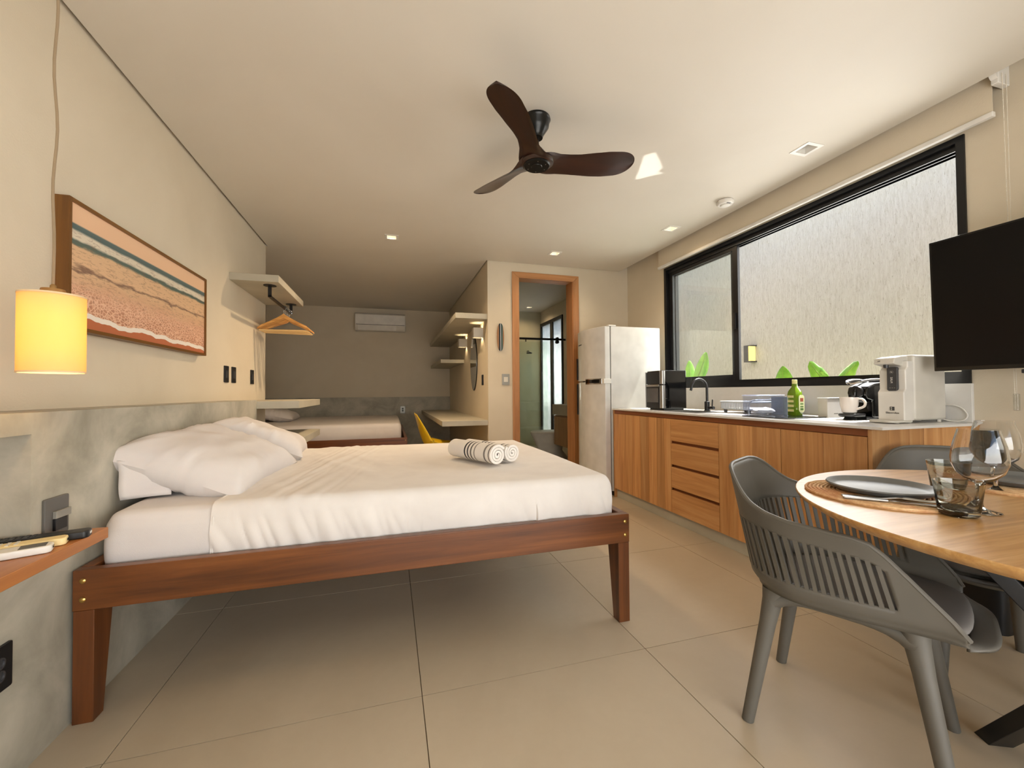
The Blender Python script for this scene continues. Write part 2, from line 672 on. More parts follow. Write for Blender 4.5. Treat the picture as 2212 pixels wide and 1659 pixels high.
struct('wall_left', B(-2.4, XL, YF - 0.15, 4.70, 0, ZR), 'plaster', 'cream plastered wall behind the head of the bed')
struct('wall_alcove_left', B(-2.4, XA, 4.70, YB + 0.15, 0, ZR), 'plaster', 'short plastered wall at the head of the alcove bed')
struct('wall_back', B(-2.4, 3.05, YB, YB + 0.15, 0, ZR), 'plaster', 'plastered back wall of the sleeping alcove')
struct('wall_partition', MB().holed('y', (XS, XW), (0, ZR), [(1.425, 2.140, -1, 2.41)], YP, 4.735), 'plaster', 'plastered partition with the bathroom doorway')
struct('wall_alcove_right', B(XS, 1.19, 4.735, YB, 0, ZR), 'plaster', 'plastered wall of the alcove carrying shelves and mirror')
KW = (1.367, 3.83, 1.09, 2.394)
BW = (6.60, 7.69, 0.20, 2.405)
struct('wall_right', MB().holed('x', (YF - 0.15, YB + 0.15), (0, ZR), [KW, BW], XW, 3.05), 'plaster', 'plastered window wall above the kitchen counter')
struct('wall_front', MB().holed('y', (XL, XW), (0, ZR), [(-0.5, 2.3, 0.0, 2.3)], YF - 0.15, YF), 'plaster', 'plastered wall behind the viewer with an opening added to let light in')  # opening added out of view so fill light can enter
# bathroom linings
struct('ceiling_bathroom', MB().holed('z', (1.19, XW), (4.735, YB), [(2.5 - h, 2.5 + h, 7.27 - h, 7.27 + h)], 2.644, 2.666), 'ceiling', 'cream bathroom ceiling')
struct('wall_bathroom_back', B(1.19, XW, YB - 0.012, YB, 0, 2.66), 'bath_tile', 'greenish beige coated shower wall')

# low cement ledge behind the bed, with a niche over the bedside shelf
NY0, NY1, NZ0, NZ1 = 0.75, 1.54, 0.60, 0.95
struct('trim_1', MB().box(XL, XN, YF, 3.64, 0, NZ0).box(XL, XN, NY1, 3.64, NZ0, NZ1).box(XL, XN, YF, NY0, NZ0, NZ1).box(XL, XN, YF, 3.64, NZ1, 1.012),
       'concrete', 'waist-high burnt cement ledge along the bed wall')
struct('trim_2', B(XA, XS, YB - 0.03, YB, 0, 0.985), 'concrete', 'low burnt cement panel on the alcove back wall')
# skirting of the kitchen backsplash
struct('trim_3', B(XW - 0.02, XW, 1.36, 3.69, 0.886, 1.088), 'counter', 'white stone backsplash under the kitchen window', bevel=0.002)

# door frame
door = struct('door_1', MB().box(1.425, 1.445, YP - 0.005, 4.742, 0, 2.395), 'door_wood', 'honey coloured wooden bathroom door frame')
B(2.122, 2.142, YP - 0.005, 4.742, 0, 2.395).build('jamb', 'door_wood', door, bevel=0.002)
B(1.425, 2.142, YP - 0.005, 4.742, 2.395, 2.415).build('head_jamb', 'door_wood_x', door, bevel=0.002)
cz = 2.46
MB().hexa([(1.359, YP - 0.016, 0), (1.439, YP - 0.016, 0), (1.439, YP, 0), (1.359, YP, 0)],
          [(1.359, YP - 0.016, cz), (1.439, YP - 0.016, cz - 0.07), (1.439, YP, cz - 0.07), (1.359, YP, cz)]).build('casing', 'door_wood', door, bevel=0.002)
MB().hexa([(2.128, YP - 0.016, 0), (2.205, YP - 0.016, 0), (2.205, YP, 0), (2.128, YP, 0)],
          [(2.128, YP - 0.016, cz - 0.07), (2.205, YP - 0.016, cz), (2.205, YP, cz), (2.128, YP, cz - 0.07)]).build('casing', 'door_wood', door, bevel=0.002)
MB().hexa([(1.440, YP - 0.016, cz - 0.07), (2.127, YP - 0.016, cz - 0.07), (2.127, YP, cz - 0.07), (1.440, YP, cz - 0.07)],
          [(1.360, YP - 0.016, cz), (2.204, YP - 0.016, cz), (2.204, YP, cz), (1.360, YP, cz)]).build('casing_head', 'door_wood_x', door, bevel=0.002)


# kitchen window: fixed frame with tracks, two sashes slid to the left
M['window_glass'] = pane_glass('window_glass', (0.982, 0.992, 0.975, 1))
w = struct('window_1', MB().box(XW - 0.01, 3.04, KW[0], KW[0] + 0.035, KW[2], KW[3]).box(XW - 0.01, 3.04, KW[1] - 0.035, KW[1], KW[2], KW[3])
           .box(XW - 0.01, 3.04, KW[0] + 0.035, KW[1] - 0.035, KW[3] - 0.03, KW[3]).box(XW - 0.01, 3.04, KW[0] + 0.035, KW[1] - 0.035, KW[2], KW[2] + 0.045),
           'black_metal', 'wide black aluminium sliding window over the counter')
for i, xx in enumerate((2.905, 2.945, 2.985)):
    B(xx, xx + 0.008, KW[0] + 0.035, KW[1] - 0.035, KW[3] - 0.062, KW[3] - 0.03).build('track', 'black_metal', w)
    B(xx, xx + 0.008, KW[0] + 0.035, KW[1] - 0.035, KW[2] + 0.045, KW[2] + 0.062).build('track', 'black_metal', w)
for i, (x0, ya, yb) in enumerate(((2.915, 2.872, 3.79), (2.955, 2.93, 3.795))):
    s = MB().box(x0, x0 + 0.028, ya, ya + 0.055, 1.15, 2.345).box(x0, x0 + 0.028, yb - 0.055, yb, 1.15, 2.345)
    s.box(x0, x0 + 0.028, ya + 0.055, yb - 0.055, 1.15, 1.20).box(x0, x0 + 0.028, ya + 0.055, yb - 0.055, 2.30, 2.345)
    so = s.build('sash', 'black_metal', w, bevel=0.002)
    B(x0 + 0.011, x0 + 0.017, ya + 0.05, yb - 0.05, 1.195, 2.305).build('pane', 'window_glass', so)
    if i == 0:
        B(x0 - 0.012, x0, ya + 0.018, ya + 0.038, 1.60, 1.74).build('latch', 'black_plastic', so, bevel=0.003)
B(XW - 0.002, 3.05, KW[0], KW[1], KW[2] - 0.004, KW[2]).build('sill', 'black_metal', w)

# bathroom window
m = bpy.data.materials.new('frosted_glass')
m.use_nodes = True
nt = m.node_tree
nt.nodes.clear()
out = N(nt, 'ShaderNodeOutputMaterial')
tl = N(nt, 'ShaderNodeBsdfTranslucent')
v = coords(nt, (1, 3, 3), rot=(0.6, 0, 0))
nt.links.new(ramp(nt, noise_tex(nt, v, 3.0, 3), [(0.35, (0.80, 0.86, 0.84, 1)), (0.6, (0.94, 0.97, 0.95, 1))]), tl.inputs[0])
gl = N(nt, 'ShaderNodeBsdfGlossy')
gl.inputs['Roughness'].default_value = 0.25
mx = N(nt, 'ShaderNodeMixShader')
mx.inputs[0].default_value = 0.08
nt.links.new(tl.outputs[0], mx.inputs[1])
nt.links.new(gl.outputs[0], mx.inputs[2])
nt.links.new(mx.outputs[0], out.inputs[0])
M['frosted'] = m
w2 = struct('window_2', MB().box(XW - 0.018, 2.925, BW[0], BW[0] + 0.045, BW[2], BW[3]).box(XW - 0.018, 2.925, BW[1] - 0.06, BW[1], BW[2], BW[3])
            .box(XW - 0.018, 2.925, BW[0] + 0.045, BW[1] - 0.06, BW[3] - 0.06, BW[3]).box(XW - 0.018, 2.925, BW[0] + 0.045, BW[1] - 0.06, BW[2], BW[2] + 0.05)
            .box(XW - 0.016, 2.92, 7.04, 7.17, BW[2] + 0.05, BW[3] - 0.06), 'black_metal', 'tall black framed frosted bathroom window')
B(2.894, 2.899, 6.64, 7.045, 0.245, 2.35).build('pane', 'frosted', w2)
B(2.900, 2.905, 7.165, 7.635, 0.245, 2.35).build('pane', 'frosted', w2)

# ------------------------------------------------------------------ outside the window
m, nt, bs = new_mat('scratched_render')
v = coords(nt, (1, 14, 2.2))
f = noise_tex(nt, v, 4.0, 7, 0.7, 0.8)
v2 = coords(nt, (1, 46, 7))
fs = noise_tex(nt, v2, 3.0, 5, 0.7, 1.0)
cc = ramp(nt, f, [(0.25, rgb(180, 175, 164)), (0.6, rgb(203, 200, 192))])
cc = mix_rgb(nt, ramp(nt, fs, [(0.33, (0.75, 0.75, 0.75, 1)), (0.43, (0, 0, 0, 1))]), cc, rgb(134, 125, 106))
nt.links.new(cc, bs.inputs['Base Color'])
bs.inputs['Roughness'].default_value = 0.95
bump(nt, bs, fs, 0.5, 0.02)
M['outer_wall'] = m
struct('wall_garden', B(4.30, 4.50, -4.0, 14.0, -0.2, 2.90), 'outer_wall', 'pale scratched-render boundary wall outside the window')
struct('garden_ground', B(3.05, 4.30, -4.0, 14.0, -0.25, -0.1), 'concrete', 'paved side passage outside the window')
struct('terrace_floor', B(-6, 9, -8, YF - 0.15, -0.25, -0.02), 'concrete', 'terrace paving behind the viewer')
struct('sun_block_roof', B(-4, 5.5, -5.0, YF - 0.15, 2.5, 2.62), 'plaster', 'unseen roof added behind the viewer to keep the sun out')  # unseen roof, added to block sun from the rear opening
struct('bounce_wall', B(2.9, 3.05, YB + 0.15, 14.0, -0.2, 2.9), 'counter', 'unseen white wall added to bounce sunlight along the side passage')  # unseen reflector wall, added to brighten the view from the bathroom window


# ------------------------------------------------------------------ double bed
def bed_frame(label, x0, x1, y0, y1, group=None, zt=0.493, zb=0.362):
    t = thing('bed_frame', label, 'bed', (x0, y0, 0), 0, group)
    th = 0.036
    B(x0, x1, y0, y0 + th, zb, zt).build('side_rail', 'bed_wood', t, bevel=0.003)
    B(x0, x1, y1 - th, y1, zb, zt).build('side_rail', 'bed_wood', t, bevel=0.003)
    B(x0, x0 + th, y0 + th, y1 - th, zb, zt).build('head_rail', 'bed_wood_y', t, bevel=0.003)
    B(x1 - th, x1, y0 + th, y1 - th, zb, zt).build('foot_rail', 'bed_wood_y', t, bevel=0.003)
    for i, (sx, sy) in enumerate(((0, 0), (1, 0), (0, 1), (1, 1))):
        xa, xb = (x0 + 0.002, x0 + 0.058) if sx == 0 else (x1 - 0.058, x1 - 0.002)
        ya, yt, yb_ = (y0 + 0.001, y0 + 0.10, y0 + 0.052) if sy == 0 else (y1 - 0.001, y1 - 0.10, y1 - 0.052)
        MB().hexa([(xa, ya, 0), (xb, ya, 0), (xb, yb_, 0), (xa, yb_, 0)],
                  [(xa, ya, zb), (xb, ya, zb), (xb, yt, zb), (xa, yt, zb)]).build('leg', 'bed_wood_z', t, bevel=0.002)
    n = 9
    for k in range(n):
        xs_ = x0 + th + (k + 0.5) * (x1 - x0 - 2 * th) / n
        B(xs_ - 0.05, xs_ + 0.05, y0 + th, y1 - th, zb + 0.05, zb + 0.075).build('bed_slat', 'bed_wood_y', t)
    for xx in (x0 + 0.028, x1 - 0.022):
        for zz in (zb + 0.036, zt - 0.034):
            MB().lathe([(0.0085, 0), (0.0085, 0.003), (0.005, 0.0055), (0.001, 0.006)], (xx, y0 + 0.001, zz), 'y', 14)
            b = MB().lathe([(0.0085, 0.0), (0.0085, -0.003), (0.005, -0.0055), (0.001, -0.006)], (xx, y0, zz), 'y', 14)
            b.build('bolt', 'brass', t, smooth=True)
    return t


bed_frame('dark reddish wood bed frame with tapered legs and brass bolts, beside the dining area', -0.985, 1.063, 1.69, 3.37)


def cushion_block(name, mat, x0, x1, y0, y1, z0, z1, r, nx, wr=None, open_start=False, d=0.0):
    # upholstered block: rounded profile in y/z carried along x, with rounded ends
    x0, x1, y0, y1, z1 = x0 - d, x1 + d, y0 - d, y1 + d, z1 + d
    prof = []
    k = 6
    rb = r * 0.7
    for a in range(k + 1):
        t = PI + PI / 2 * (1 - a / k)
        prof.append((y0 + rb + rb * math.cos(t), z0 + rb + rb * math.sin(t)))
    nz = 14
    for i in range(1, nz):
        prof.append((y0 - 0.006 * math.sin(PI * i / nz), z0 + rb + (z1 - r - z0 - rb) * i / nz))
    for a in range(k + 1):
        t = PI - PI / 2 * a / k
        prof.append((y0 + r + r * math.cos(t), z1 - r + r * math.sin(t)))
    ny = 44
    for i in range(1, ny):
        s = i / ny
        prof.append((y0 + r + (y1 - y0 - 2 * r) * s, z1 + 0.006 * math.sin(PI * s)))
    for a in range(k + 1):
        t = PI / 2 - PI / 2 * a / k
        prof.append((y1 - r + r * math.cos(t), z1 - r + r * math.sin(t)))
    for i in range(1, 5):
        prof.append((y1, z1 - r - (z1 - r - z0 - rb) * i / 5))
    for a in range(k + 1):
        t = -PI / 2 * a / k
        prof.append((y1 - rb + rb * math.cos(t), z0 + rb + rb * math.sin(t)))
    yc, zc = (y0 + y1) / 2, (z0 + z1) / 2
    stations = []
    if not open_start:
        for a in range(6):
            t = PI / 2 * a / 5
            stations.append((x0 + r - r * math.cos(PI / 2 - t) if False else x0 + r * (1 - math.sin(t)), r * (1 - math.cos(PI / 2 - t)) if False else r * (1 - math.cos(PI / 2 - t))))
        stations = [(x0 + r * (1 - math.cos(PI / 2 * a / 6)), r * (1 - math.sin(PI / 2 * a / 6))) for a in range(7)]
    else:
        stations = [(x0, 0.0)]
    xa = stations[-1][0]
    for i in range(1, nx):
        stations.append((xa + (x1 - r - xa) * i / nx, 0.0))
    for a in range(7):
        t = PI / 2 * a / 6
        stations.append((x1 - r + r * math.sin(t), r * (1 - math.cos(t))))
    mb = MB()
    n = len(prof)
    verts = []
    for (x, ins) in stations:
        for (y, z) in prof:
            yy = yc + (y - yc) * (1 - 2 * ins / (y1 - y0))
            zz = z if z < zc else zc + (z - zc) * (1 - ins / (z1 - zc))
            p = [x, yy, zz]
            if wr:
                dx, dy, dz = wr(x, yy, zz)
                p = [x + dx, yy + dy, zz + dz]
            verts.append(tuple(p))
    faces = []
    for i in range(len(stations) - 1):
        for j in range(n - 1):
            faces.append((i * n + j, (i + 1) * n + j, (i + 1) * n + j + 1, i * n + j + 1))
    mb.add(verts, faces)
    e = (len(stations) - 1) * n
    # end cloth: fan rows down from the top edge
    if True:
        half = []
        mb.f.append(tuple(e + j for j in range(n)))
        if not open_start:
            mb.f.append(tuple(range(n - 1, -1, -1)))
    return mb


def fold(x, z, f, seed):
    return noise.noise(Vector((x * f, z * 1.6 + seed, seed * 3.1)))


MX0, MX1, MY0, MY1, MZ0, MZ1 = -0.952, 1.015, 1.750, 3.325, 0.442, 0.655


def wr_matt(x, y, z):
    d = 0.0025 * noise.noise(Vector((x * 6, y * 6, z * 18)))
    dy = -d
    if y < 1.80 and abs(z - 0.628) < 0.012:
        dy += 0.004
    return 0, dy, d if z > 0.64 else 0


mt = cushion_block('mattress', 'sheet', MX0, MX1, MY0, MY1, MZ0, MZ1, 0.05, 60, wr_matt).build('mattress', 'sheet', None, smooth=True)
tag(mt, 'white mattress in a fitted sheet on the dark wood double bed', 'mattress')


def wr_sheet(x, y, z):
    t = (x + 0.62) / 1.66
    dx = dy = dz = 0.0
    if y < MY0 + 0.06 and z < MZ1 - 0.01:
        amp = 0.010 * smooth01((MZ1 - z) / 0.12)
        slant = x + (z - 0.55) * 0.35
        k = 17 if t < 0.45 else 11
        w = fold(slant, z * 1.2, k, 3.0)
        ridge = abs(w)
        side = 1.0 if t < 0.42 else (0.35 if t < 0.75 else 1.15)
        dy -= amp * side * (ridge * 2.6) * (0.25 + 0.75 * smooth01((z - 0.458) / 0.035))
        dy -= 0.003 * noise.noise(Vector((x * 5, z * 9, 1.0)))
    else:
        # soft creases running over the top, strongest near the turned edge
        e = math.exp(-((x + 0.34 - (y - 2.2) * 0.10) / 0.16) ** 2)
        w = noise.noise(Vector(((x - (y - 2.0) * 0.22) * 22, y * 1.3, 5.0)))
        dz += 0.011 * e * (0.2 + abs(w))
        dz += 0.003 * noise.noise(Vector((x * 3.5, y * 2.2, 9.0)))
        if z > MZ1 - 0.02:
            dz += 0.008 * max(0, noise.noise(Vector(((x + y * 0.5) * 9, y * 2, 2.0)))) * (1 - smooth01((t - 0.3) / 0.3))
    if x > MX1 - 0.02 and z < MZ1 - 0.03:
        dx += 0.010 * abs(fold(y, z, 18, 7.0)) * smooth01((MZ1 - z) / 0.1)
    if t > 0.9 and y < MY0 + 0.05 and z < 0.60:
        dy -= 0.008 * abs(noise.noise(Vector((x * 15, z * 14, 4.0))))
    return dx, dy, dz


sh = cushion_block('flat_sheet', 'sheet2', -0.615, MX1, MY0, MY1, 0.458, MZ1, 0.05, 300, wr_sheet, True, 0.007).build('flat_sheet', 'sheet2', None, smooth=True)
tag(sh, 'white flat sheet with creases spread over the double mattress', 'sheet')
MB().tube([(-0.615, MY0 - 0.008, 0.462), (-0.615, MY0 - 0.011, 0.55), (-0.615, MY0 - 0.007, 0.61), (-0.615, MY0 + 0.010, 0.650), (-0.615, MY0 + 0.05, 0.6635), (-0.612, 2.1, 0.668),
           (-0.616, 2.5, 0.669), (-0.615, 3.0, 0.668), (-0.615, MY1 - 0.05, 0.6625)], 0.0028, 6).build('hem', 'sheet2', sh, smooth=True)


def pillow(label, loc, rot, a=0.25, b=0.35, hgt=0.085, seed=0.0, group=None, name='pillow'):
    mb = MB()
    n = 34
    def P(u, v, s):
        x = a * u * (1 - 0.10 * (1 - v * v) * abs(u) ** 3)
        y = b * v * (1 - 0.08 * (1 - u * u) * abs(v) ** 3)
        hh = hgt * (max(0.0, 1 - u ** 4) * max(0.0, 1 - v ** 4)) ** 0.62
        rr = max(abs(u), abs(v))
        w = noise.noise(Vector((u * 3 + seed, v * 3, s + seed))) * 0.12
        ang = math.atan2(v, u)
        wr = abs(noise.noise(Vector((math.cos(ang) * 7 + seed, math.sin(ang) * 7, 1.5)))) * smooth01((rr - 0.45) / 0.4) * (1 - smooth01((rr - 0.93) / 0.07))
        z = s * hh * (1 + w) + s * wr * 0.020
        return (x, y, z)
    top = [P(-1 + 2 * i / n, -1 + 2 * j / n, 1) for i in range(n + 1) for j in range(n + 1)]
    bot = [P(-1 + 2 * i / n, -1 + 2 * j / n, -0.92) for i in range(n + 1) for j in range(n + 1)]
    fc = [(i * (n + 1) + j, (i + 1) * (n + 1) + j, (i + 1) * (n + 1) + j + 1, i * (n + 1) + j + 1) for i in range(n) for j in range(n)]
    mb.add(top, fc)
    mb.add(bot, fc)
    root = thing(name, label, 'pillow', loc, 0, group)
    root.rotation_euler = rot
    mb.build('pillow_body', 'sheet', root, smooth=True, local=True, weld=True)
    return root


R = math.radians
p1 = pillow('plump white pillow leaning on the cement ledge, nearer the wooden bedside shelf', (-0.780, 2.255, 0.752), (R(2), R(21), R(-4)), 0.26, 0.375, 0.108, 0.3, 'pillows on the double bed')
# open end of the pillowcase hanging down beside the mattress head
MB().grid(lambda u, v: (-0.982 + 0.14 * u + 0.012 * v, 1.905 + 0.05 * u + 0.006 * math.sin(6 * v + 4 * u), 0.815 - 0.148 * v - 0.03 * u * (1 - v)), 8, 10).build('pillowcase_flap', 'sheet', p1, smooth=True, solid=0.004)
fl = p1.children[-1]
fl.matrix_parent_inverse = Matrix.Translation((0, 0, 0))
bpy.context.view_layer.update()
fl.location = (0, 0, 0)
fl.matrix_parent_inverse = (Matrix.Translation(p1.location) @ p1.rotation_euler.to_matrix().to_4x4()).inverted()
pillow('white pillow at the far end of the double bed, beside the cement shelf', (-0.775, 3.000, 0.762), (R(-4), R(23), R(6)), 0.26, 0.345, 0.100, 2.7, 'pillows on the double bed')

# ------------------------------------------------------------------ rolled towels
m, nt, bs = new_mat('striped_towel')
tc = N(nt, 'ShaderNodeTexCoord')
sx = N(nt, 'ShaderNodeSeparateXYZ')
nt.links.new(tc.outputs['Object'], sx.inputs[0])
W_ = rgb(232, 226, 218)
stops = [(0.0, W_), (0.405, rgb(28, 28, 34)), (0.435, W_), (0.475, rgb(72, 68, 68)), (0.505, W_), (0.55, rgb(104, 99, 94)), (0.58, W_),
         (0.63, rgb(142, 136, 128)), (0.655, W_), (0.845, rgb(128, 122, 116)), (0.88, W_), (0.945, rgb(120, 114, 110)), (0.965, W_)]
nt.links.new(ramp(nt, math_n(nt, 'DIVIDE', sx.outputs['X'], 0.40), stops, 'CONSTANT'), bs.inputs['Base Color'])
bs.inputs['Roughness'].default_value = 0.95
bump(nt, bs, noise_tex(nt, tc.outputs['Object'], 420, 3), 0.35, 0.003)
M['towel'] = m


def towel(label, p_end, p_front, rad, tw):
    p0, p1_ = Vector(p_end), Vector(p_front)
    L = (p1_ - p0).length
    root = thing('rolled_towel', label, 'towel', (p0.x, p0.y, p0.z - rad), math.atan2(p1_.y - p0.y, p1_.x - p0.x), 'rolled towels on the bed')
    turns, n, th = 3.1, 96, rad / 3.6
    outer, inner = [], []
    for i in range(n + 1):
        t = i / n
        a = tw + 2 * PI * turns * t
        r = rad - (rad - th * 0.55) * t
        fl = 1.0 if t > 0.3 else 0.97
        outer.append((r * math.cos(a), r * math.sin(a) * fl))
        inner.append(((r - th * 0.80) * math.cos(a), (r - th * 0.80) * math.sin(a) * fl))
    mb = MB()
    vs_, fs_ = [], []
    ns = 7
    for k in range(ns + 1):
        x = L * k / ns
        for o_, i_ in zip(outer, inner):
            vs_.append((x, o_[0], o_[1] + rad))
            vs_.append((x, i_[0], i_[1] + rad))
    w_ = 2 * (n + 1)
    for k in range(ns):
        for i in range(n):
            a, b = k * w_ + 2 * i, (k + 1) * w_ + 2 * i
            fs_.append((a, a + 2, b + 2, b))
            fs_.append((a + 1, b + 1, b + 3, a + 3))
    for k, e in ((0, 0), (ns, ns * w_)):
        for i in range(n):
            q = (e + 2 * i, e + 2 * i + 1, e + 2 * i + 3, e + 2 * i + 2)
            fs_.append(q)
    mb.add(vs_, fs_)
    mb.build('towel_roll', 'towel', root, smooth=True, local=True)
    return root


towel('rolled white towel with black and grey stripes, fully in view', (0.375, 2.475, 0.728), (0.545, 2.115, 0.728), 0.059, 0.6)
towel('rolled white striped towel tucked behind another roll', (0.475, 2.575, 0.726), (0.650, 2.195, 0.726), 0.057, 2.4)

# ------------------------------------------------------------------ bed in the alcove
bed_frame('dark wood bed frame in the sleeping alcove', -1.955, 0.21, 5.40, 7.60)
am = cushion_block('mattress', 'sheet', -1.90, 0.14, 5.47, 7.55, 0.442, 0.672, 0.05, 50,
                   lambda x, y, z: (0, -0.008 * abs(fold(x + z * 0.6, z, 14, 8.0)) * (1 if y < 5.5 and z < 0.64 and x > -0.3 else 0.15), 0)).build('mattress', 'sheet', None, smooth=True)
tag(am, 'white sheeted mattress on the alcove bed under the air conditioner', 'mattress')
pillow('white pillow on the alcove bed, half hidden by the wall end', (-1.53, 6.50, 0.765), (R(0), R(12), R(3)), 0.26, 0.36, 0.085, 5.1)


# ------------------------------------------------------------------ bed wall: bedside shelf, remotes, pendant, picture, shelves, hangers
mb = MB()
mb.prism([(XL, NY0), (-0.865, NY0), (-0.865, 1.64), (XN, 1.64), (XN, NY1), (XL, NY1)], 'z', 0.606, 0.640)
tag(mb.build('bedside_shelf', 'shelf_wood', None, bevel=0.002), 'orange wooden bedside shelf fixed in the ledge niche', 'shelf')


def remote(label, c, ang, L, W, H, mat, btn_mat, rows, win=None):
    t = thing('remote_control', label, 'remote control', (c[0], c[1], 0.640), ang, 'remote controls on the bedside shelf')
    body = MB().prism(rrect(-L / 2, L / 2, -W / 2, W / 2, W * 0.28), 'z', 0.0005, H).build('remote_case', mat, t, bevel=0.004, local=True)
    for i in range(rows):
        for j in range(3):
            x, y = -L * 0.42 + i * L * 0.5 / rows, (j - 1) * W * 0.27
            B(x - L * 0.012, x + L * 0.022, y - W * 0.08, y + W * 0.08, H, H + 0.0018).build('button', btn_mat, t, local=True)
    if win:
        B(L * 0.18, L * 0.44, -W * 0.36, W * 0.36, H, H + 0.0008).build('display', 'grey_plate', t, local=True)
    B(L / 2 - 0.001, L / 2 + 0.0012, -W * 0.16, W * 0.16, H * 0.45, H * 0.72).build('emitter_window', 'white_plastic' if mat == 'black_plastic' else 'gloss_black', t, local=True)
    return t


M['cream'] = plain('cream_plastic', rgb(236, 214, 156), 0.4)
remote('slim black remote control lying against the ledge niche', (-0.978, 1.515), R(17), 0.245, 0.046, 0.022, 'black_plastic', 'dark_grey', 9)
remote('cream yellowed remote control between the black and white ones', (-0.972, 1.462), R(22), 0.19, 0.044, 0.021, 'cream', 'off_white', 6)
remote('white remote control with grey display at the shelf edge', (-0.968, 1.402), R(24), 0.19, 0.050, 0.020, 'white_plastic', 'off_white', 4, True)


def plate(name, label, cat, axis_pt, normal, w, hgt, mat, inner, group=None, kind='switch'):
    # wall plate: normal '+x', '-x' or '-y'; axis_pt its centre on the wall
    t = thing(name, label, cat, axis_pt, {'+x': 0.0, '-x': PI, '-y': -PI / 2, '+y': PI / 2}[normal], group)
    pl = MB().prism(rrect(-w / 2, w / 2, -hgt / 2, hgt / 2, 0.005, 3), 'x', 0.0, 0.008).build('cover_plate', mat, t, bevel=0.0015, local=True)
    if kind == 'switch':
        B(0.008, 0.011, -w * 0.27, w * 0.27, -hgt * 0.22, hgt * 0.22).build('rocker', inner, t, local=True, bevel=0.001)
    elif kind == 'card':
        B(0.008, 0.018, -w * 0.20, w * 0.44, -hgt * 0.05, hgt * 0.14).build('rocker', inner, t, local=True, bevel=0.001)
        B(0.008, 0.016, -w * 0.20, w * 0.30, -hgt * 0.36, -hgt * 0.06).build('socket', 'black_plastic', t, local=True, bevel=0.001)
    else:
        for z in (-hgt * 0.14, hgt * 0.14):
            MB().lathe([(0.016, 0.008), (0.016, 0.012), (0.012, 0.0125), (0.011, 0.009)], (0, 0, z), 'x', 14).build('socket', inner, t, smooth=True, local=True)
    return t


plate('light_switch', 'large grey switch plate just above the wooden bedside shelf', 'switch', (XN, 1.628, 0.690), '+x', 0.096, 0.118, 'grey_plate', 'silver_plate', kind='card')
plate('power_outlet', 'black power outlet low on the cement ledge below the bedside shelf', 'outlet', (XN, 1.435, 0.338), '+x', 0.085, 0.12, 'black_plastic', 'dark_grey', kind='outlet')
for y, lab in ((3.655, 'dark switch plate, first of three towards the picture'), (3.812, 'dark switch plate in the middle of three under the hanging shelf'), (4.272, 'dark switch plate standing alone close to the wall end')):
    plate('light_switch', lab, 'switch', (XL, y, 1.215), '+x', 0.085, 0.128, 'black_plastic', 'dark_grey', 'wall switches under the hanging shelf')
plate('light_switch', 'silver switch plate beside the bathroom door frame', 'switch', (1.278, YP, 1.205), '-y', 0.09, 0.128, 'silver_plate', 'off_white')
plate('light_switch', 'dark switch plate beside the leaf-shaped mirror', 'switch', (XS, 4.84, 1.208), '-x', 0.08, 0.125, 'black_plastic', 'dark_grey')
plate('power_outlet', 'small silver outlet on the alcove cement panel', 'outlet', (0.218, YB - 0.03, 0.756), '-y', 0.085, 0.13, 'silver_plate', 'black_plastic', kind='outlet')

# pendant lamp
m = bpy.data.materials.new('lamp_cloth')
m.use_nodes = True
nt = m.node_tree
bs = nt.nodes['Principled BSDF']
out = nt.nodes['Material Output']
v = coords(nt, (1, 1, 0.3))
f = noise_tex(nt, v, 5.0, 4)
cc = ramp(nt, f, [(0.3, rgb(250, 224, 170)), (0.7, rgb(255, 236, 196))])
nt.links.new(cc, bs.inputs['Base Color'])
bs.inputs['Roughness'].default_value = 0.9
tl = N(nt, 'ShaderNodeBsdfTranslucent')
tl.inputs[0].default_value = rgb(255, 214, 134)
mx = N(nt, 'ShaderNodeMixShader')
mx.inputs[0].default_value = 0.6
nt.links.new(bs.outputs[0], mx.inputs[1])
nt.links.new(tl.outputs[0], mx.inputs[2])
nt.links.new(mx.outputs[0], out.inputs[0])
M['lamp_cloth'] = m
M['cord'] = plain('fabric_cord', rgb(150, 130, 104), 0.9)
LX, LY = -0.895, 1.45
lamp = thing('pendant_lamp', 'lit cylindrical fabric pendant lamp hanging over the bedside shelf', 'lamp', (LX, LY, 1.125))
MB().lathe([(0.066, 1.125), (0.066, 1.340), (0.0640, 1.340), (0.0640, 1.125), (0.066, 1.125)], (LX, LY, 0), 'z', 48, cap=False).build('lamp_shade', 'lamp_cloth', lamp, smooth=True)
M['shade_trim'] = plain('shade_binding', rgb(226, 200, 158), 0.8)
for z in (1.125, 1.337):
    MB().lathe([(0.0668, z - 0.0015), (0.0668, z + 0.003), (0.0636, z + 0.003), (0.0636, z - 0.0015), (0.0668, z - 0.0015)], (LX, LY, 0), 'z', 48, cap=False).build('shade_binding', 'shade_trim', lamp, smooth=True)
MB().lathe([(0.0635, 1.334), (0.001, 1.335)], (LX, LY, 0), 'z', 40, cap=False).build('shade_diffuser', 'lamp_cloth', lamp, smooth=True)
MB().lathe([(0.026, 1.337), (0.027, 1.342), (0.024, 1.356), (0.007, 1.358), (0.0065, 1.366), (0.0035, 1.370)], (LX, LY, 0), 'z', 28).build('lamp_cap', 'bronze', lamp, smooth=True)
M['bulb'] = emitter('bulb_glow', (1.0, 0.72, 0.36, 1), 7.0)
MB().lathe([(0.012, 1.33), (0.013, 1.30), (0.022, 1.282), (0.027, 1.262), (0.022, 1.242), (0.010, 1.233), (0.002, 1.231)], (LX, LY, 0), 'z', 24).build('bulb', 'bulb', lamp, smooth=True)
pts = []
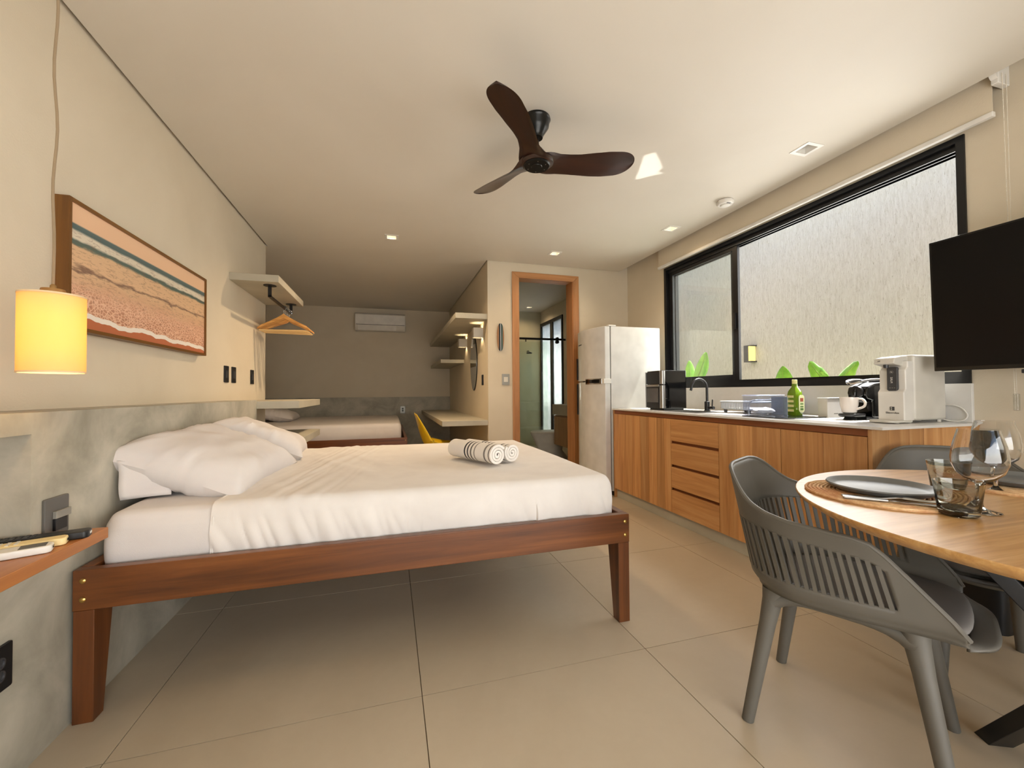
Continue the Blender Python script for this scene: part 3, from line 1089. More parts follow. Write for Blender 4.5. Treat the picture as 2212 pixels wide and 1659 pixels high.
for i in range(26):
    z = 1.368 + (ZC + 0.02 - 1.368) * i / 25
    k = math.sin(PI * i / 25)
    pts.append((LX + 0.004 * k * math.sin(i * 0.9), LY + 0.003 * k * math.sin(i * 0.7 + 1), z))
MB().tube(pts, 0.0034, 8).build('cord', 'cord', lamp, smooth=True)
ld = bpy.data.lights.new('pendant_light', 'POINT')
ld.energy = 1.7
ld.color = (1.0, 0.68, 0.33)
ld.shadow_soft_size = 0.02
lo = bpy.data.objects.new('pendant_light', ld)
COL.objects.link(lo)
lo.location = (LX, LY, 1.19)

# framed beach print
m, nt, bs = new_mat('beach_print')
tc = N(nt, 'ShaderNodeTexCoord')
sp = N(nt, 'ShaderNodeSeparateXYZ')
nt.links.new(tc.outputs['Object'], sp.inputs[0])
PY0, PY1, PZ0, PZ1 = 1.965, 3.165, 1.322, 1.812
U = math_n(nt, 'DIVIDE', math_n(nt, 'SUBTRACT', sp.outputs['Y'], PY0), PY1 - PY0)
V = math_n(nt, 'DIVIDE', math_n(nt, 'SUBTRACT', PZ1, sp.outputs['Z']), PZ1 - PZ0)
mp = N(nt, 'ShaderNodeMapping')
mp.inputs['Scale'].default_value = (1, 2.2, 9)
nt.links.new(tc.outputs['Object'], mp.inputs[0])
n1 = noise_tex(nt, mp.outputs[0], 2.2, 5, 0.6, 0.3)
mp2 = N(nt, 'ShaderNodeMapping')
mp2.inputs['Scale'].default_value = (1, 8, 42)
nt.links.new(tc.outputs['Object'], mp2.inputs[0])
n2 = noise_tex(nt, mp2.outputs[0], 2.4, 6, 0.7, 0.6)
amp = math_n(nt, 'MULTIPLY', math_n(nt, 'SUBTRACT', V, 0.17, clamp=True), 0.55)
V2 = math_n(nt, 'MULTIPLY_ADD', math_n(nt, 'SUBTRACT', n1, 0.5), amp, V)
sky_, teal, foam = rgb(238, 186, 140), rgb(74, 96, 96), rgb(216, 206, 186)
sand, pink, dk = rgb(216, 180, 142), rgb(206, 154, 124), rgb(118, 88, 74)
base = ramp(nt, V2, [(0.0, rgb(236, 196, 160)), (0.165, rgb(230, 190, 154)), (0.175, rgb(88, 108, 108)), (0.215, teal), (0.235, foam), (0.285, foam), (0.30, rgb(78, 98, 92)),
                     (0.325, rgb(86, 104, 94)), (0.345, sand), (0.50, rgb(220, 182, 144)), (0.525, dk), (0.545, sand), (0.70, pink), (0.90, rgb(186, 128, 100)), (1.0, rgb(180, 112, 80))])
streak = ramp(nt, n2, [(0.36, (0, 0, 0, 1)), (0.41, (1, 1, 1, 1)), (0.46, (0, 0, 0, 1))])
below = ramp(nt, V, [(0.19, (0, 0, 0, 1)), (0.22, (0.55, 0.55, 0.55, 1))])
base = mix_rgb(nt, math_n(nt, 'MULTIPLY', streak, below), base, rgb(120, 84, 66))
# lacy foam in the wash
vo = N(nt, 'ShaderNodeTexVoronoi', feature='DISTANCE_TO_EDGE')
mp3 = N(nt, 'ShaderNodeMapping')
mp3.inputs['Scale'].default_value = (1, 52, 80)
nt.links.new(tc.outputs['Object'], mp3.inputs[0])
nv_ = N(nt, 'ShaderNodeVectorMath', operation='ADD')
nn = N(nt, 'ShaderNodeTexNoise')
nn.inputs['Scale'].default_value = 8.0
nt.links.new(tc.outputs['Object'], nn.inputs['Vector'])
nm = N(nt, 'ShaderNodeVectorMath', operation='SCALE')
nm.inputs['Scale'].default_value = 4.0
nt.links.new(nn.outputs['Color'], nm.inputs[0])
nt.links.new(mp3.outputs[0], nv_.inputs[0])
nt.links.new(nm.outputs[0], nv_.inputs[1])
nt.links.new(nv_.outputs[0], vo.inputs['Vector'])
vo.inputs['Scale'].default_value = 1.0
lace = ramp(nt, vo.outputs['Distance'], [(0.05, (1, 1, 1, 1)), (0.16, (0, 0, 0, 1))])
zone = ramp(nt, V, [(0.58, (0, 0, 0, 1)), (0.74, (0.8, 0.8, 0.8, 1))])
base = mix_rgb(nt, math_n(nt, 'MULTIPLY', lace, zone), base, rgb(240, 200, 170))
# the foam edge: a wavy white line, bare sand below it
wob = N(nt, 'ShaderNodeTexNoise')
wob.inputs['Scale'].default_value = 5.5
wob.inputs['Detail'].default_value = 3
cu = N(nt, 'ShaderNodeCombineXYZ')
nt.links.new(U, cu.inputs[0])
nt.links.new(cu.outputs[0], wob.inputs['Vector'])
edge = math_n(nt, 'ADD', math_n(nt, 'MULTIPLY_ADD', U, 0.04, 0.885), math_n(nt, 'MULTIPLY', math_n(nt, 'SUBTRACT', wob.outputs['Fac'], 0.5), 0.16))
dv = math_n(nt, 'SUBTRACT', V, edge)
onfoam = math_n(nt, 'LESS_THAN', math_n(nt, 'ABSOLUTE', dv), 0.022)
sandm = math_n(nt, 'GREATER_THAN', dv, 0.0)
base = mix_rgb(nt, sandm, base, rgb(184, 106, 70))
base = mix_rgb(nt, onfoam, base, rgb(238, 228, 216))
nt.links.new(base, bs.inputs['Base Color'])
bs.inputs['Roughness'].default_value = 0.5
M['beach_print'] = m
pic = thing('framed_picture', 'framed print of waves washing onto a peach-coloured beach', 'picture', (XL, (PY0 + PY1) / 2, PZ0))
fx0, fx1 = XL, XL + 0.048
B(fx0, fx1 - 0.008, PY0 + 0.006, PY1 - 0.006, PZ0 + 0.006, PZ1 - 0.006).build('canvas_print', 'beach_print', pic)
M['frame_wood_y'] = wood('picture_frame_rail', rgb(88, 54, 18), rgb(114, 74, 28), rgb(130, 90, 40), 'y', 0.4)
B(fx0, fx1, PY0 - 0.008, PY0 + 0.006, PZ0 - 0.008, PZ1 + 0.008).build('frame_stile', 'frame_wood', pic)
B(fx0, fx1, PY1 - 0.006, PY1 + 0.008, PZ0 - 0.008, PZ1 + 0.008).build('frame_stile', 'frame_wood', pic)
B(fx0, fx1, PY0 + 0.006, PY1 - 0.006, PZ1 - 0.006, PZ1 + 0.008).build('frame_rail', 'frame_wood_y', pic)
B(fx0, fx1, PY0 + 0.006, PY1 - 0.006, PZ0 - 0.008, PZ0 + 0.006).build('frame_rail', 'frame_wood_y', pic)

# cement shelves
def slab(label, x0, x1, y0, y1, z0, z1, group=None):
    return tag(B(x0, x1, y0, y1, z0, z1).build('floating_shelf', 'slab_plaster', None, bevel=0.003), label, 'shelf', group)


slab('high cement shelf carrying the clothes rail on the bed wall', XL, -0.862, 3.71, 4.70, 1.962, 2.020)
slab('cement shelf level with the ledge top at the wall end', XL, -0.697, 3.64, 4.66, 0.944, 1.003, 'cement shelves at the wall end')
slab('lower cement shelf behind the far pillow at the wall end', XL, -0.697, 3.64, 4.66, 0.635, 0.695, 'cement shelves at the wall end')
slab('long top cement shelf above the alcove wall lights', 0.704, XS, 4.58, 7.60, 1.895, 1.957, 'cement shelves over the alcove desk')
slab('short cement shelf halfway up the alcove wall', 0.720, XS, 6.135, 7.68, 1.499, 1.552, 'cement shelves over the alcove desk')
tag(B(0.55, XS, 4.575, 7.66, 0.684, 0.743).build('wall_desk', 'slab_plaster', None, bevel=0.003), 'cement wall-mounted desk along the alcove wall', 'desk')

# clothes rail and hangers
rail = thing('clothes_rail', 'black steel clothes rail hanging under the high cement shelf', 'clothes rail', (-0.956, 3.835, 1.962))
for y in (3.835, 4.60):
    MB().lathe([(0.048, 1.957), (0.048, 1.962)], (-0.956, y, 0), 'z', 20).build('mounting_plate', 'black_metal', rail, smooth=True)
    B(-0.969, -0.943, y - 0.006, y + 0.006, 1.868, 1.957).build('drop_bracket', 'black_metal', rail)
B(-0.969, -0.943, 3.829, 4.606, 1.864, 1.876).build('rail_bar', 'black_metal', rail)


M['bar_wood'] = wood('trouser_bar_wood', rgb(206, 166, 104), rgb(226, 190, 130), rgb(236, 206, 150), 'x', 0.35, 2.0)


def hanger(y, tilt, label):
    t = thing('coat_hanger', label, 'hanger', (-0.956, y, 1.88), 0, 'wooden hangers on the rail')
    t.rotation_euler = (0, 0, tilt)
    z0 = -0.085
    n = 14
    up, lo_ = [], []
    for i in range(-n, n + 1):
        s = i / n
        x = 0.222 * s
        zt = z0 + 0.018 - 0.140 * (abs(s) ** 0.9) * (1 - 0.12 * abs(s)) - (0.012 * smooth01((abs(s) - 0.85) / 0.15))
        wd = 0.040 - 0.019 * smooth01(abs(s) * 1.7) - 0.006 * smooth01((abs(s) - 0.8) / 0.2)
        up.append((x, zt))
        lo_.append((x, zt - wd))
    mb = MB()
    poly = up + lo_[::-1]
    k = len(up)
    vv = [(x, -0.006, z) for x, z in poly] + [(x, 0.006, z) for x, z in poly]
    ff = []
    for i in range(k - 1):
        a, b, c_, d = i, i + 1, 2 * k - 2 - i, 2 * k - 1 - i
        ff += [(a, b, c_, d), (a + 2 * k, d + 2 * k, c_ + 2 * k, b + 2 * k)]
    for i in range(2 * k):
        j = (i + 1) % (2 * k)
        ff.append((i, j, j + 2 * k, i + 2 * k))
    mb.add(vv, ff)
    mb.build('hanger_body', 'hanger_wood', t, bevel=0.002, local=True)
    MB().tube([(-0.208, 0, z0 - 0.140), (0.208, 0, z0 - 0.140)], 0.0055, 8).build('trouser_bar', 'bar_wood', t, smooth=True, local=True)
    hk = [(0, 0, z0 + 0.01), (0, 0, z0 + 0.035)]
    for a in range(0, 11):
        th = -PI / 2 + PI * 1.25 * a / 10
        hk.append((0.021 * math.cos(th) * 1.0, 0, z0 + 0.070 + 0.024 * math.sin(th)))
    MB().tube(hk, 0.0017, 6).build('hook', 'chrome', t, smooth=True, local=True)
    return t


for i in range(6):
    hanger(4.30 + 0.046 * i, R((-3, 4, -1, 6, 2, 8)[i]), 'wooden coat hanger with trouser bar, nearest of the bunch on the rail' if i == 0 else
           ['', 'second', 'third', 'fourth', 'fifth', 'last'][i] + ' wooden coat hanger from the front of the bunch on the rail')

# ------------------------------------------------------------------ alcove fittings
ac = thing('air_conditioner', 'white split air conditioner high on the alcove back wall', 'air conditioner', (-0.155, YB, 2.14))
AX0, AX1, AZ0, AZ1 = -0.578, 0.268, 2.140, 2.452
MB().prism([(YB, AZ0 + 0.01), (YB, AZ1), (YB - 0.17, AZ1), (YB - 0.205, AZ1 - 0.03), (YB - 0.215, AZ0 + 0.10), (YB - 0.17, AZ0 + 0.02), (YB - 0.12, AZ0)], 'x', AX0, AX1).build('housing', 'off_white', ac, bevel=0.012, seg=3)
MB().prism([(YB - 0.217, AZ0 + 0.11), (YB - 0.213, AZ0 + 0.115), (YB - 0.206, AZ1 - 0.035), (YB - 0.212, AZ1 - 0.035)], 'x', AX0 + 0.015, AX1 - 0.015).build('front_panel', 'white_plastic', ac, bevel=0.002)
MB().prism([(YB - 0.222, AZ0 + 0.095), (YB - 0.178, AZ0 + 0.012), (YB - 0.170, AZ0 + 0.016), (YB - 0.213, AZ0 + 0.098)], 'x', AX0 + 0.05, AX1 - 0.16).build('louvre', 'white_plastic', ac, bevel=0.002)
MB().prism([(YB - 0.219, AZ0 + 0.093), (YB - 0.182, AZ0 + 0.022), (YB - 0.175, AZ0 + 0.026), (YB - 0.212, AZ0 + 0.096)], 'x', AX1 - 0.15, AX1 - 0.03).build('control_panel', 'off_white', ac)
B(AX0 + 0.02, AX1 - 0.02, YB - 0.2165, YB - 0.210, AZ0 + 0.101, AZ0 + 0.108).build('panel_gap', 'dark_grey', ac)
for x in (AX0 + 0.08, AX1 - 0.08):
    B(x - 0.03, x + 0.03, YB - 0.2105, YB - 0.2065, AZ1 - 0.045, AZ1 - 0.040).build('badge', 'grey_plate', ac)

for i, (y, lab) in enumerate(((4.86, 'white cube up-and-down wall light nearer the room corner'), (5.93, 'white cube up-and-down wall light further into the alcove'))):
    s = thing('wall_light', lab, 'wall light', (XS, y, 1.715), 0, 'cube wall lights in the alcove')
    x0, x1, y0, y1, z0, z1 = XS - 0.118, XS, y - 0.055, y + 0.055, 1.715, 1.830
    for bx in ((x0, x0 + 0.006, y0, y1), (x1 - 0.004, x1, y0, y1), (x0 + 0.006, x1 - 0.004, y0, y0 + 0.006), (x0 + 0.006, x1 - 0.004, y1 - 0.006, y1)):
        B(bx[0], bx[1], bx[2], bx[3], z0, z1).build('side_plate', 'off_white', s)
    M.setdefault('sconce_glow', emitter('sconce_glow', (1.0, 0.78, 0.48, 1), 9.0))
    B(x0 + 0.03, x1 - 0.03, y - 0.02, y + 0.02, 1.765, 1.775).build('led', 'sconce_glow', s)
    for d in (-1, 1):
        sd = bpy.data.lights.new('sconce_beam', 'SPOT')
        sd.energy = 2.4
        sd.color = (1.0, 0.74, 0.42)
        sd.spot_size = R(100)
        sd.spot_blend = 0.5
        sd.shadow_soft_size = 0.008
        so = bpy.data.objects.new('sconce_beam', sd)
        COL.objects.link(so)
        so.location = (XS - 0.030, y, 1.77 + d * 0.012)
        so.rotation_euler = (0, 0, 0) if d < 0 else (PI, 0, 0)

mir = thing('wall_mirror', 'tall leaf-shaped mirror with thin dark rim on the alcove wall', 'mirror', (XS, 5.36, 1.082))
out_, inn = [], []
for i in range(48):
    a = 2 * PI * i / 48
    cz_, sy_ = math.cos(a), math.sin(a)
    yy = 0.215 * (abs(sy_) ** 1.15) * (1 if sy_ > 0 else -1)
    out_.append((5.36 + yy + 0.06 * math.sin(a * 0.5) * 0, 1.445 + 0.362 * cz_))
    inn.append((5.36 + yy * 0.965, 1.445 + 0.354 * cz_))
MB().prism(out_, 'x', XS - 0.012, XS).build('mirror_rim', 'black_metal', mir)
MB().prism(inn, 'x', XS - 0.0145, XS - 0.012).build('mirror_pane', 'mirror', mir)

# little surfboard on the partition
m, nt, bs = new_mat('surfboard_stripes')
tc = N(nt, 'ShaderNodeTexCoord')
sp = N(nt, 'ShaderNodeSeparateXYZ')
nt.links.new(tc.outputs['Object'], sp.inputs[0])
u = math_n(nt, 'DIVIDE', math_n(nt, 'SUBTRACT', sp.outputs['X'], 1.176), 0.082)
nt.links.new(ramp(nt, u, [(0.0, rgb(150, 108, 70)), (0.24, rgb(30, 36, 38)), (0.47, rgb(232, 236, 232)), (0.53, rgb(30, 36, 38)), (0.60, rgb(58, 84, 80)), (0.80, rgb(150, 108, 70))], 'CONSTANT'), bs.inputs['Base Color'])
bs.inputs['Roughness'].default_value = 0.3
M['surf'] = m
poly = []
for i in range(40):
    a = 2 * PI * i / 40
    poly.append((1.217 + 0.041 * (abs(math.sin(a)) ** 0.85) * (1 if math.sin(a) > 0 else -1), 1.690 + 0.160 * math.cos(a)))
tag(MB().prism(poly, 'y', YP - 0.018, YP).build('surfboard_ornament', 'surf', None, bevel=0.005, seg=3), 'small striped wooden surfboard ornament on the partition wall', 'ornament')

# yellow shell chair at the desk
yc = thing('shell_chair', 'yellow plastic shell chair at the alcove desk', 'chair', (0.56, 4.98, 0), R(-90))
def shell(u, v):
    # u across, v from front edge of the seat up to the top of the back; local front = +y
    x = (u - 0.5) * 2
    if v < 0.45:
        s = v / 0.45
        y, z = 0.22 - 0.38 * s, 0.445 - 0.025 * math.sin(PI * s)
        w = 0.205 + 0.02 * s
    else:
        s = (v - 0.45) / 0.55
        y, z = -0.16 - 0.12 * s ** 0.8, 0.445 + 0.37 * s ** 1.15
        w = 0.225 - 0.045 * s ** 2
    lift = 0.075 * abs(x) ** 3 * math.sin(PI * min(1, v * 0.95 + 0.03))
    return (x * w, y + lift * (1.2 if v > 0.45 else 0.2), z + lift * (1.0 if v < 0.5 else 0.2))
MB().grid(shell, 16, 26).build('shell_seat', 'yellow', yc, smooth=True, solid=0.008, local=True)
for sx in (-1, 1):
    for sy in (-1, 1):
        MB().tube([(sx * 0.12, sy * 0.11 - 0.02, 0.43), (sx * 0.20, sy * 0.20 - 0.02, 0.0)], [0.013, 0.009], 10).build('leg', 'door_wood', yc, smooth=True, local=True)


# ------------------------------------------------------------------ kitchen base units (fronts face -x)
KX, KZ = 2.160, 0.872
KY0, KY1 = 1.372, 3.700
GRIP = 0.838


def unit(label, y0, y1, top=None):
    t = thing('base_cabinet', label, 'cabinet', (KX, (y0 + y1) / 2, 0), 0, 'kitchen base cabinets')
    B(KX + 0.022, XW, y0 + 0.0005, y1 - 0.0005, 0.092, top or GRIP).build('carcass', 'cab_dark', t)
    B(KX + 0.028, XW, y0 + 0.0005, y1 - 0.0005, 0.0, 0.092).build('plinth', 'slab_plaster', t)
    B(KX + 0.008, KX + 0.03, y0 + 0.0005, y1 - 0.0005, GRIP, KZ).build('grip_rail', 'cab_dark', t)
    return t


def board_door(t, y0, y1, cuts):
    # a door glued up from upright boards
    e = [y0 + 0.0015] + cuts + [y1 - 0.0015]
    d = B(KX + 0.014, KX + 0.021, y0 + 0.0015, y1 - 0.0015, 0.092, GRIP - 0.004).build('door', 'cab_dark', t)
    for a, b in zip(e[:-1], e[1:]):
        B(KX, KX + 0.014, a + 0.0003, b - 0.0003, 0.090, GRIP - 0.003).build('board', 'cab_z', d, bevel=0.0012, seg=1)
    return d


c1 = unit('wooden two-door base cabinet next to the fridge', 2.817, KY1 - 0.012, 0.735)
board_door(c1, 3.237, KY1 - 0.014, [3.36, 3.51, 3.60])
board_door(c1, 2.817, 3.237, [2.90, 3.0, 3.11])
c2 = unit('wooden base cabinet with four drawers', 2.315, 2.817, 0.735)
dz = [(0.662, 0.835), (0.474, 0.640), (0.290, 0.452), (0.090, 0.268)]
for a, b in dz:
    B(KX, KX + 0.02, 2.3165, 2.8155, a, b).build('drawer_front', 'cab_y', c2, bevel=0.0015)
c3 = unit('wooden two-door base cabinet behind the dining chair', 1.392, 2.315)
board_door(c3, 1.843, 2.315, [1.945, 2.04, 2.16])
board_door(c3, 1.392, 1.843, [1.50, 1.60, 1.73])
# end panel of upright boards facing the dining table
ep = thing('cabinet_end_panel', 'upright wooden boards closing the kitchen run beside the dining table', 'panel', (2.5, KY0, 0))
cuts = [KX, 2.275, 2.42, 2.52, 2.66, 2.78, XW]
for a, b in zip(cuts[:-1], cuts[1:]):
    B(a + 0.0004, b - 0.0004, KY0, KY0 + 0.019, 0.0, KZ).build('board', 'cab_z', ep, bevel=0.0012, seg=1)
tag(B(KX + 0.001, XW, KY1 - 0.011, KY1, 0.0, KZ).build('cabinet_side_panel', 'cab_z', None), 'thin wooden side panel between cabinet and fridge', 'panel')

# worktop with the sink cut-out
SX0, SX1, SY0, SY1 = 2.28, 2.53, 2.66, 3.12
wt = thing('worktop', 'long white stone kitchen worktop with sink cut-out', 'worktop', (2.5, 2.5, KZ))
MB().holed('z', (KX - 0.012, XW - 0.0205), (1.322, KY1 + 0.008), [(SX0, SX1, SY0, SY1)], KZ + 0.002, 0.886).build('slab', 'counter', wt, bevel=0.0015)
sk = thing('sink', 'stainless steel sink set into the white worktop', 'sink', ((SX0 + SX1) / 2, (SY0 + SY1) / 2, 0.72))
MB().holed('z', (SX0 - 0.012, SX1 + 0.012), (SY0 - 0.012, SY1 + 0.012), [(SX0 + 0.004, SX1 - 0.004, SY0 + 0.004, SY1 - 0.004)], 0.8862, 0.8885).build('rim', 'steel', sk)
a = 0.004
mb = MB()
mb.quad((SX0 + a, SY0 + a, 0.887), (SX1 - a, SY0 + a, 0.887), (SX1 - a, SY0 + a, 0.74), (SX0 + a, SY0 + a, 0.74))
mb.quad((SX0 + a, SY1 - a, 0.887), (SX1 - a, SY1 - a, 0.887), (SX1 - a, SY1 - a, 0.74), (SX0 + a, SY1 - a, 0.74))
mb.quad((SX0 + a, SY0 + a, 0.887), (SX0 + a, SY1 - a, 0.887), (SX0 + a, SY1 - a, 0.74), (SX0 + a, SY0 + a, 0.74))
mb.quad((SX1 - a, SY0 + a, 0.887), (SX1 - a, SY1 - a, 0.887), (SX1 - a, SY1 - a, 0.74), (SX1 - a, SY0 + a, 0.74))
mb.quad((SX0 + a, SY0 + a, 0.74), (SX1 - a, SY0 + a, 0.74), (SX1 - a, SY1 - a, 0.74), (SX0 + a, SY1 - a, 0.74))
mb.build('bowl', 'steel', sk)
MB().lathe([(0.03, 0.741), (0.03, 0.743), (0.012, 0.742)], ((SX0 + SX1) / 2, (SY0 + SY1) / 2, 0), 'z', 20).build('drain', 'chrome', sk, smooth=True)
# tap
fx, fy = 2.590, 2.894
tap = thing('kitchen_tap', 'black gooseneck kitchen tap behind the sink', 'tap', (fx, fy, 0.886))
MB().lathe([(0.026, 0.886), (0.026, 0.892), (0.021, 0.894), (0.021, 0.965), (0.013, 0.970)], (fx, fy, 0), 'z', 24).build('tap_base', 'black_plastic', tap, smooth=True)
pts = [(fx, fy, 0.965), (fx, fy, 1.08)]
for i in range(13):
    t = PI * i / 12 * 1.02
    pts.append((fx - 0.080 + 0.080 * math.cos(t), fy, 1.08 + 0.078 * math.sin(t)))
pts.append((fx - 0.165, fy, 1.062))
MB().tube(pts, 0.0105, 12).build('spout', 'black_plastic', tap, smooth=True)
MB().tube([(fx, fy - 0.015, 0.915), (fx, fy - 0.075, 0.915)], 0.013, 12).build('valve', 'black_plastic', tap, smooth=True)
MB().tube([(fx, fy - 0.055, 0.915), (fx, fy - 0.062, 0.985)], 0.005, 8).build('lever', 'black_plastic', tap, smooth=True)
# hob
hob = thing('induction_hob', 'flat black glass hob set on the worktop beside the green bottle', 'hob', (2.5, 2.0, 0.886))
B(2.265, 2.60, 1.90, 2.215, 0.886, 0.892).build('hob_glass', 'gloss_black', hob, bevel=0.0015)
for cy in (1.985, 2.13):
    MB().lathe([(0.062, 0.892), (0.062, 0.8923), (0.060, 0.8923), (0.060, 0.892)], (2.43, cy, 0), 'z', 30, cap=False).build('cooking_zone_ring', 'grey_plate', hob)

# air fryer oven
FX0, FX1, FY0, FY1, FZ1 = 2.335, 2.600, 3.150, 3.400, 1.246
af = thing('air_fryer', 'black air fryer oven with silver corner and glass door beside the fridge', 'air fryer', (2.46, 3.27, 0.886))
MB().prism(rrect(FX0 + 0.012, FX1, FY0, FY1, 0.018), 'z', 0.898, FZ1).build('body', 'gloss_black', af, bevel=0.006)
MB().prism(rrect(FX0 + 0.03, FX1 - 0.02, FY0 + 0.02, FY1 - 0.02, 0.01), 'z', 0.8862, 0.898).build('foot_base', 'black_plastic', af)
B(FX0 + 0.004, FX0 + 0.014, FY0 + 0.045, FY1 - 0.012, 1.125, FZ1 - 0.012).build('control_panel', 'black_plastic', af, bevel=0.002)
fd = B(FX0, FX0 + 0.014, FY0 + 0.045, FY1 - 0.006, 0.905, 1.108).build('door', 'black_plastic', af, bevel=0.003)
M['smoked'] = plain('smoked_oven_glass', rgb(96, 99, 102), 0.08)
B(FX0 - 0.0015, FX0 + 0.001, FY0 + 0.058, FY1 - 0.022, 0.955, 1.085).build('window_pane', 'smoked', fd)
B(FX0 - 0.006, FX0 + 0.006, FY0 + 0.045, FY1 - 0.004, 1.100, 1.118).build('door_handle', 'steel', af, bevel=0.002)
B(FX0 - 0.004, FX0 + 0.008, FY1 - 0.010, FY1 - 0.001, 0.905, FZ1 - 0.008).build('trim_strip', 'steel', af, bevel=0.002)
MB().prism(rrect(FX0 - 0.005, FX0 + 0.036, FY0 - 0.004, FY0 + 0.040, 0.014), 'z', 0.905, 1.110).build('corner_post', 'steel', af, smooth=True)
MB().prism(rrect(FX0 - 0.005, FX0 + 0.036, FY0 - 0.004, FY0 + 0.040, 0.014), 'z', 1.122, FZ1 - 0.004).build('corner_post', 'steel', af, smooth=True)

# dish rack
dr = thing('dish_rack', 'low grey plastic dish rack behind the sink', 'dish rack', (2.62, 2.53, 0.886))
M['rack_grey'] = plain('rack_grey', rgb(176, 179, 180), 0.4)
RX0, RX1, RY0, RY1 = 2.50, 2.76, 2.36, 2.68
outl = rrect(RX0, RX1, RY0, RY1, 0.05, 5)
MB().tube([(x, y, 0.972) for x, y in outl] + [(outl[0][0], outl[0][1], 0.972)], 0.006, 8).build('top_rim', 'rack_grey', dr, smooth=True)
MB().prism(rrect(RX0 + 0.012, RX1 - 0.012, RY0 + 0.012, RY1 - 0.012, 0.04, 5), 'z', 0.912, 0.925).build('tray', 'rack_grey', dr, bevel=0.004)
mb = MB()
for k in range(17):
    y = RY0 + 0.04 + k * (RY1 - RY0 - 0.08) / 16
    B(RX0 - 0.002, RX0 + 0.004, y - 0.004, y + 0.004, 0.92, 0.972).build('rack_bar', 'rack_grey', dr)
for x in (RX0 + 0.03, RX1 - 0.03):
    for y in (RY0 + 0.05, RY1 - 0.05):
        MB().lathe([(0.012, 0.8862), (0.014, 0.912)], (x, y, 0), 'z', 12).build('foot', 'dark_grey', dr, smooth=True)
hp = [(RX0 - 0.004, RY0 + 0.02, 0.8865), (RX0 - 0.006, RY0 + 0.015, 0.955), (RX0 - 0.002, RY0 - 0.01, 0.985), (RX0 + 0.06, RY0 - 0.025, 0.990), (RX1 - 0.06, RY0 - 0.025, 0.990)]
MB().tube(smooth_path(hp, 6), 0.005, 8).build('side_handle', 'rack_grey', dr, smooth=True)

# cutlery tub behind, clear food box, bottle, small box
M['blue_grey'] = plain('blue_grey_plastic', rgb(146, 158, 176), 0.35)
ct = thing('utensil_tub', 'blue-grey plastic tub behind the clear food box', 'tub', (2.72, 2.28, 0.886))
MB().holed('z', (2.655, 2.80), (2.21, 2.335), [(2.661, 2.794, 2.216, 2.329)], 0.892, 1.012).build('tub_wall', 'blue_grey', ct)
B(2.655, 2.80, 2.21, 2.335, 0.8862, 0.892).build('tub_base', 'blue_grey', ct)
M['clear_blue'] = pane_glass('clear_blue_plastic', (0.92, 0.94, 0.99, 1), 0.35)
bx = thing('food_container', 'clear plastic food container with bluish lid and a crumpled white bag', 'container', (2.50, 2.24, 0.892))
CX0, CX1, CY0, CY1 = 2.395, 2.640, 2.222, 2.335
MB().holed('z', (CX0, CX1), (CY0, CY1), [(CX0 + 0.004, CX1 - 0.004, CY0 + 0.004, CY1 - 0.004)], 0.8925, 1.018).build('container_wall', 'clear_blue', bx)
B(CX0, CX1, CY0, CY1, 0.8865, 0.8925).build('container_base', 'clear_blue', bx)
M['lid_blue'] = plain('lid_blue', rgb(180, 188, 222), 0.3)
MB().prism(rrect(CX0 - 0.005, CX1 + 0.005, CY0 - 0.005, CY1 + 0.005, 0.012), 'z', 1.018, 1.030).build('lid', 'clear_blue', bx, bevel=0.003)
MB().tube([(x, y, 1.024) for x, y in rrect(CX0 - 0.005, CX1 + 0.005, CY0 - 0.005, CY1 + 0.005, 0.012)] + [(CX1 + 0.005, CY1 - 0.007, 1.024)], 0.003, 6).build('lid_rim', 'lid_blue', bx, smooth=True)
def crumple(u, v):
    a, b = 2 * PI * u, PI * v
    r = 1 + 0.35 * noise.noise(Vector((math.cos(a) * 2.2, math.sin(a) * 2.2, b * 2.0)))
    return (2.52 + 0.085 * r * math.sin(b) * math.cos(a), 2.278 + 0.042 * r * math.sin(b) * math.sin(a), 0.916 + 0.022 * r * math.cos(b))
bag = MB().grid(crumple, 28, 14).build('plastic_bag', 'white_plastic', None, smooth=True, weld=True)
tag(bag, 'crumpled white bag inside the clear food container', 'bag')

M['green_glass'] = glass('olive_green_glass', rgb(150, 178, 40), 0.05)
M['oil'] = plain('bottle_green', rgb(104, 136, 22), 0.12, 0, 0.6)
M['label_pale'] = plain('bottle_label', rgb(216, 220, 170), 0.6)
M['label_dark'] = plain('label_green', rgb(70, 110, 40), 0.6)
M['label_red'] = plain('label_figure', rgb(150, 70, 44), 0.6)
M['cap_green'] = plain('bottle_cap', rgb(226, 222, 150), 0.4)
bt = thing('oil_bottle', 'green olive oil bottle with pale label on the worktop', 'bottle', (2.535, 2.055, 0.892))
sq = lambda a: 1.0 / max(abs(math.cos(a)), abs(math.sin(a))) ** 0.55
MB().lathe([(0.001, 0.8925), (0.031, 0.8925), (0.034, 0.898), (0.034, 1.030), (0.030, 1.052), (0.014, 1.080), (0.012, 1.105), (0.014, 1.107)], (2.535, 2.055, 0), 'z', 40, sq).build('bottle_body', 'oil', bt, smooth=True)
MB().lathe([(0.0150, 1.100), (0.0150, 1.126), (0.013, 1.128)], (2.535, 2.055, 0), 'z', 20).build('cap', 'cap_green', bt, smooth=True)
MB().prism(rrect(2.522, 2.568, 0.915, 1.028, 0.018), 'y', 2.0165, 2.0195).build('label_sheet', 'label_pale', bt)
for z0, z1, mm in ((0.948, 0.956, 'label_dark'), (0.930, 0.942, 'label_dark'), (0.966, 0.974, 'label_dark'), (0.985, 1.008, 'label_red')):
    B(2.532, 2.558, 2.0160, 2.0166, z0, z1).build('label_print', mm, bt)
